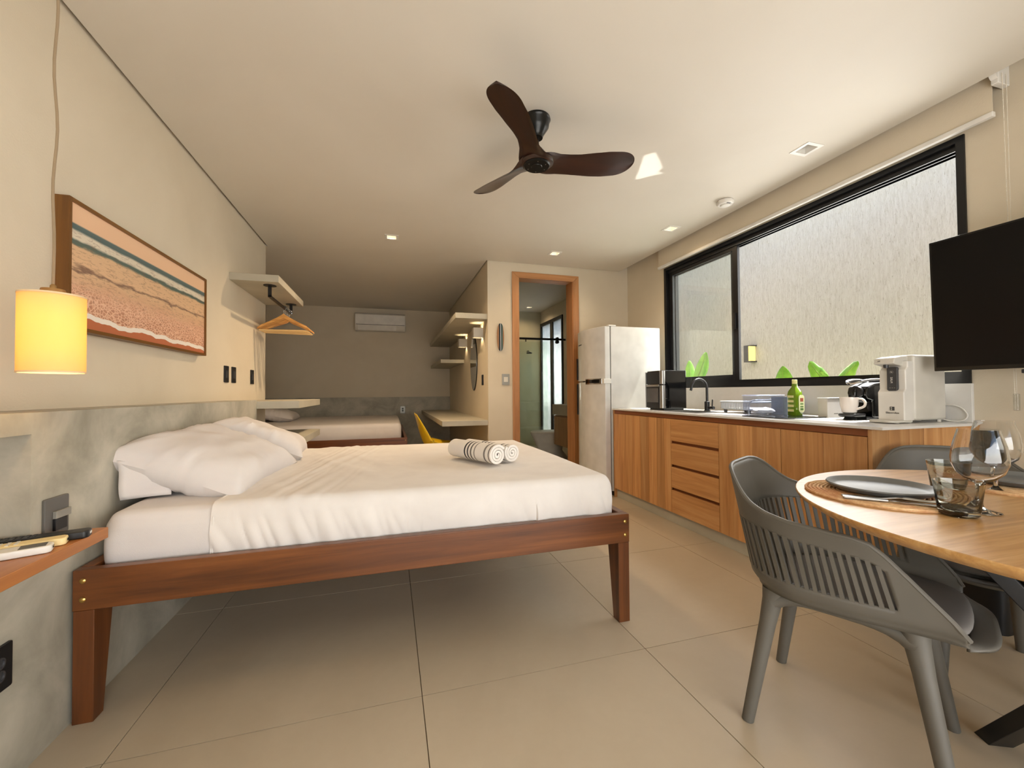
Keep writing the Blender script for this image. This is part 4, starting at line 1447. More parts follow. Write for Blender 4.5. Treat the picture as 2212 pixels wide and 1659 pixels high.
for k in range(4):
    B(2.497, 2.500, 2.035, 2.075, 0.92 + k * 0.03, 0.935 + k * 0.03).build('side_label_print', 'cap_green', bt)
wb = thing('white_box', 'small white box with grey print next to the coffee machine', 'box', (2.675, 1.93, 0.886))
B(2.600, 2.752, 1.895, 1.955, 0.8862, 1.004).build('box_body', 'white_plastic', wb, bevel=0.003)
B(2.599, 2.753, 1.893, 1.957, 1.004, 1.010).build('box_lid', 'white_plastic', wb, bevel=0.002)
B(2.655, 2.690, 1.8945, 1.8952, 0.908, 0.914).build('box_print', 'silver_plate', wb)

# coffee machine
cm = thing('coffee_machine', 'black capsule coffee machine with chrome lever behind the water purifier', 'coffee machine', (2.70, 1.72, 0.886))
MB().prism([(2.640, 0.895), (2.85, 0.895), (2.85, 1.090), (2.80, 1.112), (2.66, 1.095), (2.600, 1.075), (2.590, 1.040), (2.600, 1.005), (2.640, 0.995)], 'y', 1.665, 1.775).build('body', 'gloss_black', cm, bevel=0.012, seg=3)
MB().lathe([(0.036, 0), (0.038, -0.006), (0.034, -0.014), (0.012, -0.018), (0.001, -0.0185)], (2.594, 1.720, 1.046), 'x', 26).build('head_cap', 'black_plastic', cm, smooth=True)
MB().tube([(2.580, 1.720, 1.062), (2.572, 1.720, 1.040), (2.576, 1.720, 1.012)], [0.010, 0.012, 0.008], 10).build('coffee_spout', 'gloss_black', cm, smooth=True)
lv = [(2.80, 1.668, 1.096), (2.70, 1.666, 1.116), (2.60, 1.672, 1.113), (2.560, 1.690, 1.100), (2.553, 1.720, 1.094), (2.560, 1.750, 1.100), (2.60, 1.768, 1.113), (2.70, 1.774, 1.116), (2.80, 1.772, 1.096)]
MB().tube(smooth_path(lv, 5), 0.0065, 8).build('lever', 'chrome', cm, smooth=True)
MB().prism(rrect(2.480, 2.62, 1.674, 1.766, 0.04, 6), 'z', 0.905, 0.924).build('drip_tray', 'black_plastic', cm, bevel=0.006)
MB().lathe([(0.034, 0.8862), (0.024, 0.905)], (2.535, 1.72, 0), 'z', 20).build('tray_stand', 'black_plastic', cm, smooth=True)
B(2.60, 2.85, 1.675, 1.765, 0.8862, 0.905).build('base', 'black_plastic', cm, bevel=0.004)
mug = thing('glass_mug', 'white glass mug standing on the coffee machine tray', 'mug', (2.535, 1.722, 0.9245))
M['mug_white'] = plain('mug_white_glass', rgb(238, 230, 222), 0.12, 0, 0.6)
mc = (2.532, 1.722, 0)
MB().lathe([(0.026, 0.9246), (0.034, 0.930), (0.043, 0.975), (0.045, 1.016), (0.0425, 1.016), (0.0405, 0.975), (0.032, 0.934), (0.001, 0.932)], mc, 'z', 32).build('mug_body', 'mug_white', mug, smooth=True)
MB().tube(smooth_path([(2.537, 1.684, 1.006), (2.540, 1.660, 1.007), (2.541, 1.645, 0.990), (2.540, 1.650, 0.965), (2.536, 1.688, 0.947)]), 0.0065, 10).build('mug_handle', 'mug_white', mug, smooth=True)

# water purifier
PX0, PX1, PY0_, PY1_, PZT = 2.500, 2.822, 1.436, 1.562, 1.238
wp = thing('water_purifier', 'pale grey countertop water purifier with dark control strip', 'water purifier', (2.66, 1.5, 0.886))
M['purifier'] = plain('purifier_grey', rgb(206, 202, 192), 0.38)
M['purifier_light'] = plain('purifier_light', rgb(222, 219, 212), 0.35)
B(PX0 + 0.075, PX1, PY0_, PY1_, 0.899, PZT).build('housing', 'purifier', wp, bevel=0.014, seg=3)
MB().prism([(PX0 + 0.003, 0.899), (PX0 + 0.078, 0.899), (PX0 + 0.078, 1.205), (PX0 + 0.035, 1.205), (PX0 + 0.035, 1.175), (PX0 + 0.018, 1.16), (PX0 + 0.018, 1.062), (PX0 + 0.003, 1.045)], 'y', PY0_ + 0.004, PY1_ - 0.003).build('front_column', 'purifier_light', wp, bevel=0.006, seg=3)
MB().prism([(PX0 - 0.032, 1.193), (PX0 + 0.030, 1.180), (PX0 + 0.078, 1.190), (PX0 + 0.078, 1.234), (PX0 + 0.03, 1.232), (PX0 - 0.022, 1.222)], 'y', PY0_ + 0.026, PY1_ - 0.006).build('dispenser_head', 'purifier', wp, bevel=0.006, seg=3)
MB().lathe([(0.010, 1.172), (0.012, 1.19)], (PX0 - 0.004, 1.512, 0), 'z', 16).build('nozzle', 'dark_grey', wp, smooth=True)
st = MB().prism(rrect(1.470, 1.515, 1.052, 1.176, 0.009), 'x', PX0 + 0.004, PX0 + 0.022).build('control_strip', 'dark_grey', wp, bevel=0.002)
MB().prism(rrect(PX0 - 0.085, PX0 + 0.08, PY0_ + 0.002, PY1_ - 0.004, 0.03, 5), 'z', 0.890, 0.902).build('drip_tray', 'purifier', wp, bevel=0.003)
for x in (PX0 - 0.03, PX0 + 0.06, PX1 - 0.03):
    for y in (PY0_ + 0.02, PY1_ - 0.02):
        MB().lathe([(0.010, 0.8862), (0.010, 0.899)], (x, y, 0), 'z', 12).build('foot', 'off_white', wp, smooth=True)
face = (PI / 2, 0, -PI / 2)
text('brand_text', 'Electrolux', 0.0145, 'dark_grey', wp, (PX0 + 0.0015, 1.492, 0.938), face)
lg = MB()
lg.prism(rrect(1.483, 1.503, 0.950, 0.970, 0.001, 2), 'x', PX0 + 0.0012, PX0 + 0.003).build('brand_emblem', 'dark_grey', wp)
MB().prism(arc((1.4935, 0.960), 0.0075, -PI / 2, PI / 2, 10), 'x', PX0 + 0.0006, PX0 + 0.0014).build('emblem_mark', 'white_plastic', wp)
MB().prism([(1.4935, 0.960), (1.5005, 0.9665), (1.5005, 0.9535)], 'x', PX0 + 0.0006, PX0 + 0.0014).build('emblem_mark', 'white_plastic', wp)
text('strip_text', 'PURE', 0.0135, 'white_plastic', wp, (PX0 + 0.003, 1.494, 1.108), (0, -PI / 2, PI) )
text('strip_icon', '4x', 0.009, 'white_plastic', wp, (PX0 + 0.003, 1.4935, 1.150), face)
MB().lathe([(0.0085, 0), (0.0085, -0.0008), (0.0078, -0.0008), (0.0078, 0)], (PX0 + 0.0036, 1.4935, 1.150), 'x', 24, cap=False).build('strip_ring', 'silver_plate', wp)
for k in range(3):
    B(PX0 + 0.0028, PX0 + 0.0036, 1.478 + k * 0.010, 1.4835 + k * 0.010, 1.066, 1.069).build('strip_mark', 'silver_plate', wp)
text('head_text', 'chill', 0.008, 'grey_plate', wp, (PX0 - 0.0285, 1.530, 1.208), face)
cord = [(2.823, 1.47, 0.905), (2.835, 1.435, 0.892), (2.855, 1.395, 0.892), (2.862, 1.375, 0.92), (2.862, 1.392, 0.955), (2.862, 1.425, 0.972), (2.862, 1.47, 0.975)]
MB().tube(smooth_path(cord, 8), 0.0035, 8).build('power_cord', 'white_plastic', wp, smooth=True)

# ------------------------------------------------------------------ fridge
fr = thing('refrigerator', 'tall white two-door fridge beside the bathroom doorway', 'fridge', (2.45, 4.02, 0))
RFY0, RFY1 = 3.716, 4.345
B(2.150, 2.735, RFY0, RFY1, 0.05, 1.724).build('cabinet_body', 'fridge', fr, bevel=0.008)
B(2.18, 2.70, RFY0 + 0.02, RFY1 - 0.02, 0.0, 0.05).build('base', 'black_plastic', fr)


def fdoor(z0, z1):
    n = 16
    mb = MB()
    pts = [(2.143, RFY0 + 0.002), (2.085, RFY0 + 0.002)]
    for i in range(1, n):
        s = i / n
        pts.append((2.085 - 0.075 * math.sin(PI * s) ** 0.8, RFY0 + 0.002 + (RFY1 - RFY0 - 0.004) * s))
    pts += [(2.085, RFY1 - 0.002), (2.143, RFY1 - 0.002)]
    return mb.prism(pts, 'z', z0, z1)


d1 = fdoor(1.172, 1.722).build('door', 'fridge', fr, bevel=0.006)
d2 = fdoor(0.055, 1.160).build('door', 'fridge', fr, bevel=0.006)
B(2.143, 2.150, RFY0 + 0.006, RFY1 - 0.006, 0.06, 1.72).build('gasket', 'grey_plate', fr)
B(2.130, 2.215, RFY0 + 0.004, RFY0 + 0.05, 1.724, 1.738).build('hinge_cover', 'white_plastic', fr, bevel=0.003)
def door_x(y):
    return 2.085 - 0.075 * max(0.0, math.sin(PI * (y - RFY0) / (RFY1 - RFY0))) ** 0.8


yh = RFY1 - 0.075
for dd, z0, z1 in ((d1, 1.19, 1.43), (d2, 0.80, 1.145)):
    B(door_x(yh) - 0.014, door_x(yh) + 0.02, yh - 0.012, yh + 0.012, z0, z1).build('handle', 'black_plastic', dd, bevel=0.003)


def door_strip(y0, y1, z0, z1, out, n=6):
    ys = [y0 + (y1 - y0) * i / n for i in range(n + 1)]
    return MB().prism([(door_x(y) - out, y) for y in ys] + [(door_x(y) + 0.012, y) for y in ys[::-1]], 'z', z0, z1)


door_strip(RFY0 + 0.035, RFY0 + 0.285, 1.134, 1.192, 0.006).build('display_frame', 'chrome', fr, bevel=0.003)
door_strip(RFY0 + 0.060, RFY0 + 0.270, 1.146, 1.182, 0.0085).build('display', 'gloss_black', fr)
B(2.066, 2.150, RFY0 - 0.003, RFY0 + 0.034, 1.140, 1.188).build('hinge_band', 'white_plastic', fr, bevel=0.003)
for k in range(8):
    y = 4.100 + k * 0.014
    B(door_x(y + 0.005) - 0.0025, door_x(y + 0.005) + 0.003, y, y + 0.010, 1.566, 1.576).build('brand_letter', 'dark_grey', fr)

# ------------------------------------------------------------------ roller blind and chain
rb = thing('roller_blind', 'cream roller blind rolled up above the kitchen window', 'blind', (2.83, 2.5, 2.7))
B(2.826, 2.830, 1.235, 3.845, 2.400, 2.66).build('blind_cloth', 'plaster', rb)
MB().tube([(2.82, 1.235, 2.675), (2.82, 3.845, 2.675)], 0.030, 16).build('roll', 'plaster', rb, smooth=True)
B(2.815, 2.842, 1.23, 3.85, 2.388, 2.414).build('bottom_bar', 'white_plastic', rb, bevel=0.004)
B(2.80, XW, 1.200, 1.228, 2.53, ZR).build('bracket', 'white_plastic', rb, bevel=0.004)
MB().lathe([(0.035, -0.012), (0.035, 0.012)], (2.812, 1.214, 2.585), 'y', 20).build('clutch', 'white_plastic', rb, smooth=True)
M['chain'] = plain('blind_chain', rgb(222, 214, 198), 0.4)
for dx in (-0.016, 0.016):
    mb = MB()
    zt, zb = 2.575, 1.03
    mb.tube([(2.835 + dx, 1.196, zt), (2.835 + dx * 0.6, 1.192, 1.6), (2.835 + dx * 0.5, 1.19, zb)], 0.0012, 6)
    nb = 150
    for k in range(nb):
        s = k / nb
        z = zt + (zb - zt) * s
        x = 2.835 + dx * (1 - 0.5 * s)
        y = 1.196 - 0.006 * s
        r = 0.0026
        mb.add([(x + r, y, z), (x - r, y, z), (x, y + r, z), (x, y - r, z), (x, y, z + r), (x, y, z - r)],
               [(0, 2, 4), (2, 1, 4), (1, 3, 4), (3, 0, 4), (2, 0, 5), (1, 2, 5), (3, 1, 5), (0, 3, 5)])
    ch = mb.build('bead_chain', 'chain', rb)
    ch['kind'] = 'stuff'
B(2.828, 2.848, 1.180, 1.198, 0.955, 1.035).build('chain_tensioner', pane_glass('clear_clip', (0.86, 0.87, 0.86, 1), 0.6), rb, bevel=0.003)

# ------------------------------------------------------------------ television
TX = 2.60
tv = thing('television', 'large black flat television on a wall arm beside the window', 'television', (TX, 0.82, 1.15))
zt, zb, y1, y0 = 1.788, 1.148, 1.368, 0.262
tl_ = 0.016
def tilt(x, z):
    return x + tl_ * ((z - zb) / (zt - zb)) * -1
fr_ = []
def tv_box(x0, x1, ya, yb, za, zb_):
    return MB().hexa([(tilt(x0, za), ya, za), (tilt(x1, za), ya, za), (tilt(x1, za), yb, za), (tilt(x0, za), yb, za)],
                     [(tilt(x0, zb_), ya, zb_), (tilt(x1, zb_), ya, zb_), (tilt(x1, zb_), yb, zb_), (tilt(x0, zb_), yb, zb_)])
tv_box(TX, TX + 0.018, y0, y1, zb, zt).build('bezel', 'gloss_black', tv, bevel=0.003)
tv_box(TX + 0.018, TX + 0.050, y0 + 0.12, y1 - 0.12, zb + 0.03, zt - 0.16).build('back_housing', 'black_plastic', tv, bevel=0.01)
M['screen'] = plain('dark_screen', rgb(6, 6, 7), 0.22, 0, 0.0, 0.25)
tv_box(TX - 0.0015, TX, y0 + 0.010, y1 - 0.010, zb + 0.018, zt - 0.010).build('screen', 'screen', tv)
arm = thing('television_bracket', 'black wall bracket holding the television', 'bracket', (XW, 0.82, 1.4))
B(XW - 0.012, XW, 0.72, 0.92, 1.25, 1.62).build('wall_plate', 'black_metal', arm)
MB().tube([(XW - 0.012, 0.82, 1.43), (2.74, 0.93, 1.43), (TX + 0.050, 0.82, 1.43)], 0.018, 10).build('folding_arm', 'black_metal', arm, smooth=True)
B(2.70, 2.76, 0.985, 1.115, 1.128, 1.146).build('cable_tray', 'dark_grey', arm, bevel=0.003)
B(2.70, 2.74, 0.83, 0.985, 1.128, 1.36).build('lower_strut', 'black_metal', arm)
# waste bin on the floor by the wall
bn = thing('waste_bin', 'black rounded waste bin on the floor under the table', 'waste bin', (2.62, 1.17, 0))
def loft(prof):
    mb = MB()
    rings = []
    for (x0, x1, ya, yb, r, z) in prof:
        rings.append([(x, y, z) for x, y in rrect(x0, x1, ya, yb, r, 5)])
    n = len(rings[0])
    vv = [p for rg in rings for p in rg]
    ff = [tuple(range(n - 1, -1, -1)), tuple((len(rings) - 1) * n + k for k in range(n))]
    for i in range(len(rings) - 1):
        for k in range(n):
            k2 = (k + 1) % n
            ff.append((i * n + k, i * n + k2, (i + 1) * n + k2, (i + 1) * n + k))
    return mb.add(vv, ff)
loft([(2.505, 2.735, 1.105, 1.30, 0.04, 0.0), (2.49, 2.75, 1.09, 1.315, 0.05, 0.36)]).build('bin_body', 'black_plastic', bn, smooth=True)
loft([(2.485, 2.755, 1.085, 1.32, 0.05, 0.362), (2.485, 2.755, 1.085, 1.32, 0.05, 0.385), (2.52, 2.72, 1.12, 1.285, 0.05, 0.405)]).build('bin_lid', 'black_plastic', bn, smooth=True)


# ------------------------------------------------------------------ dining table, chairs, settings
TZ = 0.752
tcx, tcy, trd = 1.632, 0.550, 0.604
tb = thing('dining_table', 'round oak dining table with crossed black steel legs', 'table', (tcx, tcy, 0))
MB().lathe([(0.02, TZ - 0.030), (trd - 0.030, TZ - 0.030), (trd - 0.004, TZ - 0.012), (trd, TZ - 0.006), (trd, TZ - 0.002), (trd - 0.002, TZ), (0.02, TZ)], (tcx, tcy, 0), 'z', 128).build('tabletop', 'table_wood', tb, smooth=True)
for ang in (64, 184, 304):
    a = R(ang)
    d = Vector((math.cos(a), math.sin(a), 0))
    s = Vector((-math.sin(a), math.cos(a), 0)) * 0.032
    f = Vector((tcx, tcy, 0)) + d * 0.275
    tp = Vector((tcx, tcy, TZ - 0.036)) - d * 0.275
    w_ = d * 0.024
    off = s * 0.3
    bot = [f - s - w_ + off, f + s - w_ + off, f + s + w_ + off, f - s + w_ + off]
    top = [tp - s - w_ + off, tp + s - w_ + off, tp + s + w_ + off, tp - s + w_ + off]
    MB().hexa([tuple(p) for p in bot], [tuple(p) for p in top]).build('leg', 'black_metal', tb, bevel=0.002)
MB().lathe([(0.33, TZ - 0.036), (0.33, TZ - 0.030)], (tcx, tcy, 0), 'z', 40).build('mounting_plate', 'black_metal', tb)


# ---- tub chair with slatted sides (local front = +y)
def plan(t):
    # t in -1..1 along the U from one front end round the back to the other; returns point and outward normal
    s = abs(t)
    sg = 1 if t >= 0 else -1
    hw, yb_, rc = 0.222, -0.215, 0.150
    l1 = hw - rc
    l2 = rc * PI / 2
    l3 = 0.300
    L = (l1 + l2 + l3) * s
    if L <= l1:
        x, y, nx, ny = L, yb_, 0.0, -1.0
    elif L <= l1 + l2:
        a = (L - l1) / rc
        x, y = l1 + rc * math.sin(a), yb_ + rc - rc * math.cos(a)
        nx, ny = math.sin(a), -math.cos(a)
    else:
        q = L - l1 - l2
        x, y, nx, ny = hw, yb_ + rc + q, 1.0, 0.0
        x -= 0.035 * smooth01(q / l3) ** 1.5
    return sg * x, y, sg * nx, ny, L


TL = (0.222 - 0.150) + 0.150 * PI / 2 + 0.300
Z0 = 0.438


def top_h(t):
    L = abs(t) * TL
    return interp(L, [0, 0.08, 0.115, 0.14, 0.165, 0.19, 0.215, 0.25, 0.30, 0.38, 0.44, 0.475, 0.50, 0.53, 0.58, TL],
                  [0.803, 0.802, 0.796, 0.783, 0.757, 0.728, 0.706, 0.690, 0.678, 0.671, 0.666, 0.656, 0.630, 0.583, 0.50, 0.452])


def surf(t, z):
    # the slats lean: their feet sit further forward than their heads
    sh = 0.036 * (0.565 - min(max(z, 0.48), 0.66)) / 0.17
    t = t * (1 + sh / 0.47)
    x, y, nx, ny, L = plan(t)
    k = max(0.0, z - Z0)
    back = max(0.0, -ny)
    fl = k * (0.17 + 0.02 * back) + 0.016 * smooth01(k / 0.03)
    return (x + nx * fl, y + ny * fl, z)


def slot_top(t):
    return min(top_h(t) - 0.050, 0.640)


def chair_parts(t):
    n = 96
    z_slot0 = 0.492
    t_end = 0.490 / TL       # slots stop short of the front edge
    ts = [-1 + (1 - t_end) * i / 14 for i in range(14)] + [-t_end + 2 * t_end * i / 102 for i in range(103)] + [t_end + (1 - t_end) * (i + 1) / 14 for i in range(14)]
    NT = len(ts)
    hi_end = slot_top(t_end)
    mb = MB()

    def sheet(i0, i1, lo, hi, m_):
        vv, ff = [], []
        for i in range(i0, i1 + 1):
            tt = ts[i]
            a_, b_ = lo(tt), max(hi(tt), lo(tt) + 1e-4)
            for j in range(m_ + 1):
                vv.append(surf(tt, a_ + (b_ - a_) * j / m_))
        w_ = m_ + 1
        for i in range(i1 - i0):
            for j in range(m_):
                ff.append((i * w_ + j, (i + 1) * w_ + j, (i + 1) * w_ + j + 1, i * w_ + j + 1))
        mb.add(vv, ff)

    slot_z = lambda tt: slot_top(tt) if abs(tt) <= t_end + 1e-9 else min(hi_end, top_h(tt) - 0.001)
    low_z = lambda tt: min(z_slot0, top_h(tt) - 0.002)
    sheet(0, NT - 1, lambda tt: Z0 - 0.006, low_z, 5)
    sheet(0, 14, low_z, slot_z, 6)
    sheet(14 + 102, NT - 1, low_z, slot_z, 6)
    sheet(0, NT - 1, slot_z, top_h, 8)
    mb.build('shell', 'chair', t, smooth=True, solid=0.011, local=True, weld=True)
    # top edge bead
    MB().tube([surf(-1 + 2 * i / 110, top_h(-1 + 2 * i / 110)) for i in range(111)], 0.0068, 8).build('rim_bead', 'chair', t, smooth=True, local=True)
    # slats
    ns = 51
    for k in range(ns):
        tt = -t_end + 2 * t_end * (k + 0.5) / ns
        w = t_end / ns * 0.52
        a0, a1 = surf(tt - w, z_slot0 - 0.004), surf(tt + w, z_slot0 - 0.004)
        zt_ = slot_top(tt) + 0.004
        b0, b1 = surf(tt - w, zt_), surf(tt + w, zt_)
        _, _, nx, ny, _ = plan(tt)
        q = 0.0065
        def sh(p, s):
            return (p[0] + nx * q * s, p[1] + ny * q * s, p[2])
        MB().hexa([sh(a0, -1), sh(a1, -1), sh(a1, 1), sh(a0, 1)], [sh(b0, -1), sh(b1, -1), sh(b1, 1), sh(b0, 1)]).build('slat', 'chair', t, local=True)
    # seat pan with a rolled front lip
    pts = [surf(-1 + 2 * i / 60, Z0) for i in range(61)]
    def seat(u, v):
        i = u * 60
        p = pts[int(round(i))]
        c = (0.0, 0.06, Z0)
        z = Z0 - 0.016 * (1 - v * v)
        return (p[0] * v + c[0] * (1 - v), p[1] * v + c[1] * (1 - v), z)
    sm = MB()
    sm.grid(seat, 60, 8)
    pf, pe = pts[0], pts[-1]
    def front(u, v):
        x = pf[0] + (pe[0] - pf[0]) * u
        s = 2 * u - 1
        y = pf[1] + 0.062 * (1 - s ** 4) * v - 0.002
        z = Z0 - 0.004 - 0.012 * v * v - 0.016 * (1 - v) * (1 - s * s)
        return (x, y, z)
    sm.grid(front, 20, 6)
    tri = [(0.0, 0.06, Z0 - 0.016)] + [front(i / 20, 0) for i in range(21)]
    sm.add(tri, [(0, i + 1, i + 2) for i in range(20)])
    sm.build('seat_pan', 'chair', t, smooth=True, solid=0.010, local=True)
    # cushion
    cpoly = [(-0.19, 0.235), (-0.12, 0.275), (0.12, 0.275), (0.19, 0.235), (0.205, 0.05), (0.19, -0.10), (0.12, -0.185), (-0.12, -0.185), (-0.19, -0.10), (-0.205, 0.05)]
    loops = []
    mbc = MB()
    for z, sc in ((0.434, 0.95), (0.441, 1.0), (0.452, 1.0), (0.461, 0.95), (0.464, 0.7)):
        loops.append([(x * sc, 0.045 + (y - 0.045) * sc, z) for x, y in cpoly])
    nn_ = len(cpoly)
    mbc.add([p for l in loops for p in l], [tuple(range(nn_ - 1, -1, -1)), tuple((len(loops) - 1) * nn_ + k for k in range(nn_))] +
            [(i * nn_ + k, i * nn_ + (k + 1) % nn_, (i + 1) * nn_ + (k + 1) % nn_, (i + 1) * nn_ + k) for i in range(len(loops) - 1) for k in range(nn_)])
    mbc.build('seat_cushion', 'cushion', t, smooth=True, local=True, sub=2)
    # legs and side stretchers under the seat
    for sx in (-1, 1):
        for sy in (-1, 1):
            tp = Vector((sx * 0.155, sy * 0.150 + (0.01 if sy > 0 else -0.01), 0.424))
            ft = Vector((sx * 0.205, sy * 0.230, 0.0))
            ps = [tp + (ft - tp) * q for q in (0, 0.08, 0.25, 0.6, 1.0)]
            MB().tube(ps, [0.034, 0.028, 0.0235, 0.0205, 0.0175], 16).build('leg', 'chair', t, smooth=True, local=True)
        ps, rs = [], []
        for i in range(13):
            s = -1 + 2 * i / 12
            ps.append((sx * 0.160, s * 0.165, 0.416 - 0.026 * s ** 4))
            rs.append(0.017 + 0.012 * s ** 4)
        MB().tube(ps, rs, 10).build('side_stretcher', 'chair', t, smooth=True, local=True)
    B(-0.16, 0.16, -0.02, 0.06, 0.402, 0.424).build('cross_stretcher', 'chair', t, local=True, bevel=0.004)


ch1 = thing('dining_chair', 'grey slatted tub chair with cushion, closest to the bed', 'chair', (0, 0, 0), 0, 'grey dining chairs around the table')
chair_parts(ch1)
ch2 = copy_tree(ch1)
ch2['label'] = 'grey slatted tub chair between the table and the kitchen cabinets'
ch1.location = (1.392, 0.970, 0)
ch1.rotation_euler = (0, 0, R(207.6))
ch2.location = (2.135, 1.000, 0)
ch2.rotation_euler = (0, 0, R(137))

ch3 = copy_tree(ch1)
ch3['label'] = 'grey tub chair cut off by the picture edge under the table'
ch3.location = (2.06, 0.490, 0)
ch3.rotation_euler = (0, 0, R(38))
# placemats: coiled straw cord
m, nt, bs = new_mat('woven_straw')
v = coords(nt)
f = noise_tex(nt, v, 60.0, 4, 0.6)
f0 = noise_tex(nt, v, 7.0, 3, 0.6)
cc = ramp(nt, f, [(0.3, rgb(192, 146, 102)), (0.5, rgb(220, 182, 134)), (0.7, rgb(236, 210, 166))])
cc = mix_rgb(nt, ramp(nt, f0, [(0.45, (0, 0, 0, 1)), (0.6, (0.6, 0.6, 0.6, 1))]), cc, rgb(204, 138, 96))
nt.links.new(cc, bs.inputs['Base Color'])
bs.inputs['Roughness'].default_value = 0.9
M['straw'] = m


def placemat(label, cx, cy, rad):
    t = thing('placemat', label, 'placemat', (cx, cy, TZ), 0, 'woven placemats on the table')
    MB().lathe([(rad - 0.004, 0.0005), (rad - 0.004, 0.003)], (0, 0, 0), 'z', 48).build('mat_backing', 'straw', t, local=True)
    r = 0.012
    k = 0
    while r < rad:
        ps = []
        n = max(16, int(r * 260))
        for i in range(n + 1):
            a = 2 * PI * i / n
            w = 0.0009 * math.sin(a * n * 0.5)
            ps.append(((r + w) * math.cos(a), (r + w) * math.sin(a), 0.0045 + 0.0006 * math.sin(a * n * 0.5 + 1)))
        MB().tube(ps, 0.0040, 6, cap=False).build('straw_coil', 'straw', t, smooth=True, local=True)
        r += 0.0098
        k += 1
    return t


mat1 = placemat('round coiled straw placemat in front of the chair closest to the bed', 1.372, 0.852, 0.185)
mat2 = placemat('round coiled straw placemat at the far side of the table', 1.870, 0.800, 0.185)


M['plate_grey'] = mottled('stoneware_grey', rgb(98, 99, 98), rgb(128, 129, 127), 6.0, 0.36, 0.02, 50, 0.4)


def dinner_plate(label, cx, cy, rad, hgt=0.024):
    prof = [(0.001, 0.0095), (rad * 0.76, 0.0095), (rad * 0.86, 0.0125), (rad * 0.94, hgt + 0.006), (rad, hgt + 0.013), (rad - 0.002, hgt + 0.0165), (rad * 0.93, hgt + 0.0125), (rad * 0.86, 0.0175), (rad * 0.76, 0.0140), (0.001, 0.0135)]
    t = thing('dinner_plate', label, 'plate', (cx, cy, TZ), 0, 'grey dinner plates on the table')
    MB().lathe(prof, (0, 0, 0), 'z', 64, cap=False).build('plate_body', 'plate_grey', t, smooth=True, local=True)
    return t


dinner_plate('dark grey stoneware plate on the placemat near the fork', 1.390, 0.866, 0.128, 0.013)
dinner_plate('dark grey stoneware plate across the table beside the wine glasses', 1.905, 0.795, 0.128, 0.013)


def frame_dir(p0, p1):
    d = Vector((p1[0] - p0[0], p1[1] - p0[1]))
    return d.length, math.atan2(d.y, d.x)


def fork(p0, p1):
    L, a = frame_dir(p0, p1)
    t = thing('fork', 'steel fork lying on the straw placemat', 'fork', (p0[0], p0[1], TZ + 0.0095), a)
    def sec(u, v):
        x = L * 0.62 * u
        w = interp(u, [0, 0.08, 0.5, 0.8, 0.92, 1.0], [0.006, 0.0095, 0.0075, 0.0045, 0.0045, 0.0110])
        return (x, (v - 0.5) * 2 * w, 0.002 + 0.006 * smooth01((u - 0.55) / 0.4))
    MB().grid(sec, 26, 3).build('fork_handle', 'steel', t, smooth=True, solid=0.003, local=True)
    for k in range(4):
        y = (k - 1.5) * 0.0058
        ps = [(L * 0.615, y * 0.95, 0.008), (L * 0.72, y, 0.0065), (L * 0.86, y, 0.0045), (L, y * 0.9, 0.0085)]
        MB().tube(ps, [0.0024, 0.0019, 0.0017, 0.0009], 6).build('tine', 'steel', t, smooth=True, local=True)
    return t


def knife(p0, p1):
    L, a = frame_dir(p0, p1)
    t = thing('table_knife', 'steel table knife lying beside the fork', 'knife', (p0[0], p0[1], TZ + 0.0095), a)
    MB().prism([(0, -0.0065), (0.004, -0.0085), (L * 0.42, -0.0060), (L * 0.45, -0.0050), (L * 0.45, 0.0050), (L * 0.42, 0.0060), (0.004, 0.0085), (0, 0.0065)], 'z', 0.0, 0.0055).build('knife_handle', 'steel', t, bevel=0.0012, local=True)
    MB().prism([(L * 0.45, -0.005), (L * 0.55, -0.0085), (L * 0.88, -0.0085), (L, 0.004), (L * 0.97, 0.006), (L * 0.45, 0.005)], 'z', 0.0015, 0.0032).build('knife_blade', 'chrome', t, local=True)
    return t


fork((1.224, 0.858), (1.372, 0.706))
knife((1.205, 0.842), (1.352, 0.688))

M['clear_glass'] = glass('clear_glass', (0.985, 0.985, 0.975, 1), 0.0, 1.45)
M['smoky_glass'] = glass('smoky_glass', (0.73, 0.72, 0.65, 1), 0.0, 1.45)


def wine_glass(label, x, y, hgt=0.205, rb_=0.050):
    t = thing('wine_glass', label, 'wine glass', (x, y, TZ), 0, 'balloon wine glasses on the table')
    s = hgt / 0.205
    o = [(0.001, 0.0008), (0.034, 0.0008), (0.036, 0.002), (0.034, 0.0035), (0.012, 0.008), (0.0055, 0.016), (0.0045, 0.035), (0.0050, 0.062), (0.009, 0.072),
         (0.026, 0.082), (0.042, 0.098), (0.0495, 0.120), (0.0500, 0.135), (0.046, 0.165), (0.038, 0.198), (0.0365, 0.205)]
    i_ = [(0.0352, 0.205), (0.0365, 0.198), (0.0446, 0.165), (0.0486, 0.135), (0.0481, 0.120), (0.0405, 0.099), (0.025, 0.0838), (0.010, 0.077), (0.001, 0.0755)]
    MB().lathe([(r * rb_ / 0.05, z * s) for r, z in o + i_], (0, 0, 0), 'z', 48, cap=False).build('glass_body', 'clear_glass', t, smooth=True, local=True)
    return t


wine_glass('clear balloon wine glass just behind the short smoky tumbler', 1.418, 0.662, 0.207, 0.0515)
wine_glass('clear balloon wine glass further back beside the far plate', 1.735, 0.775, 0.212, 0.055)


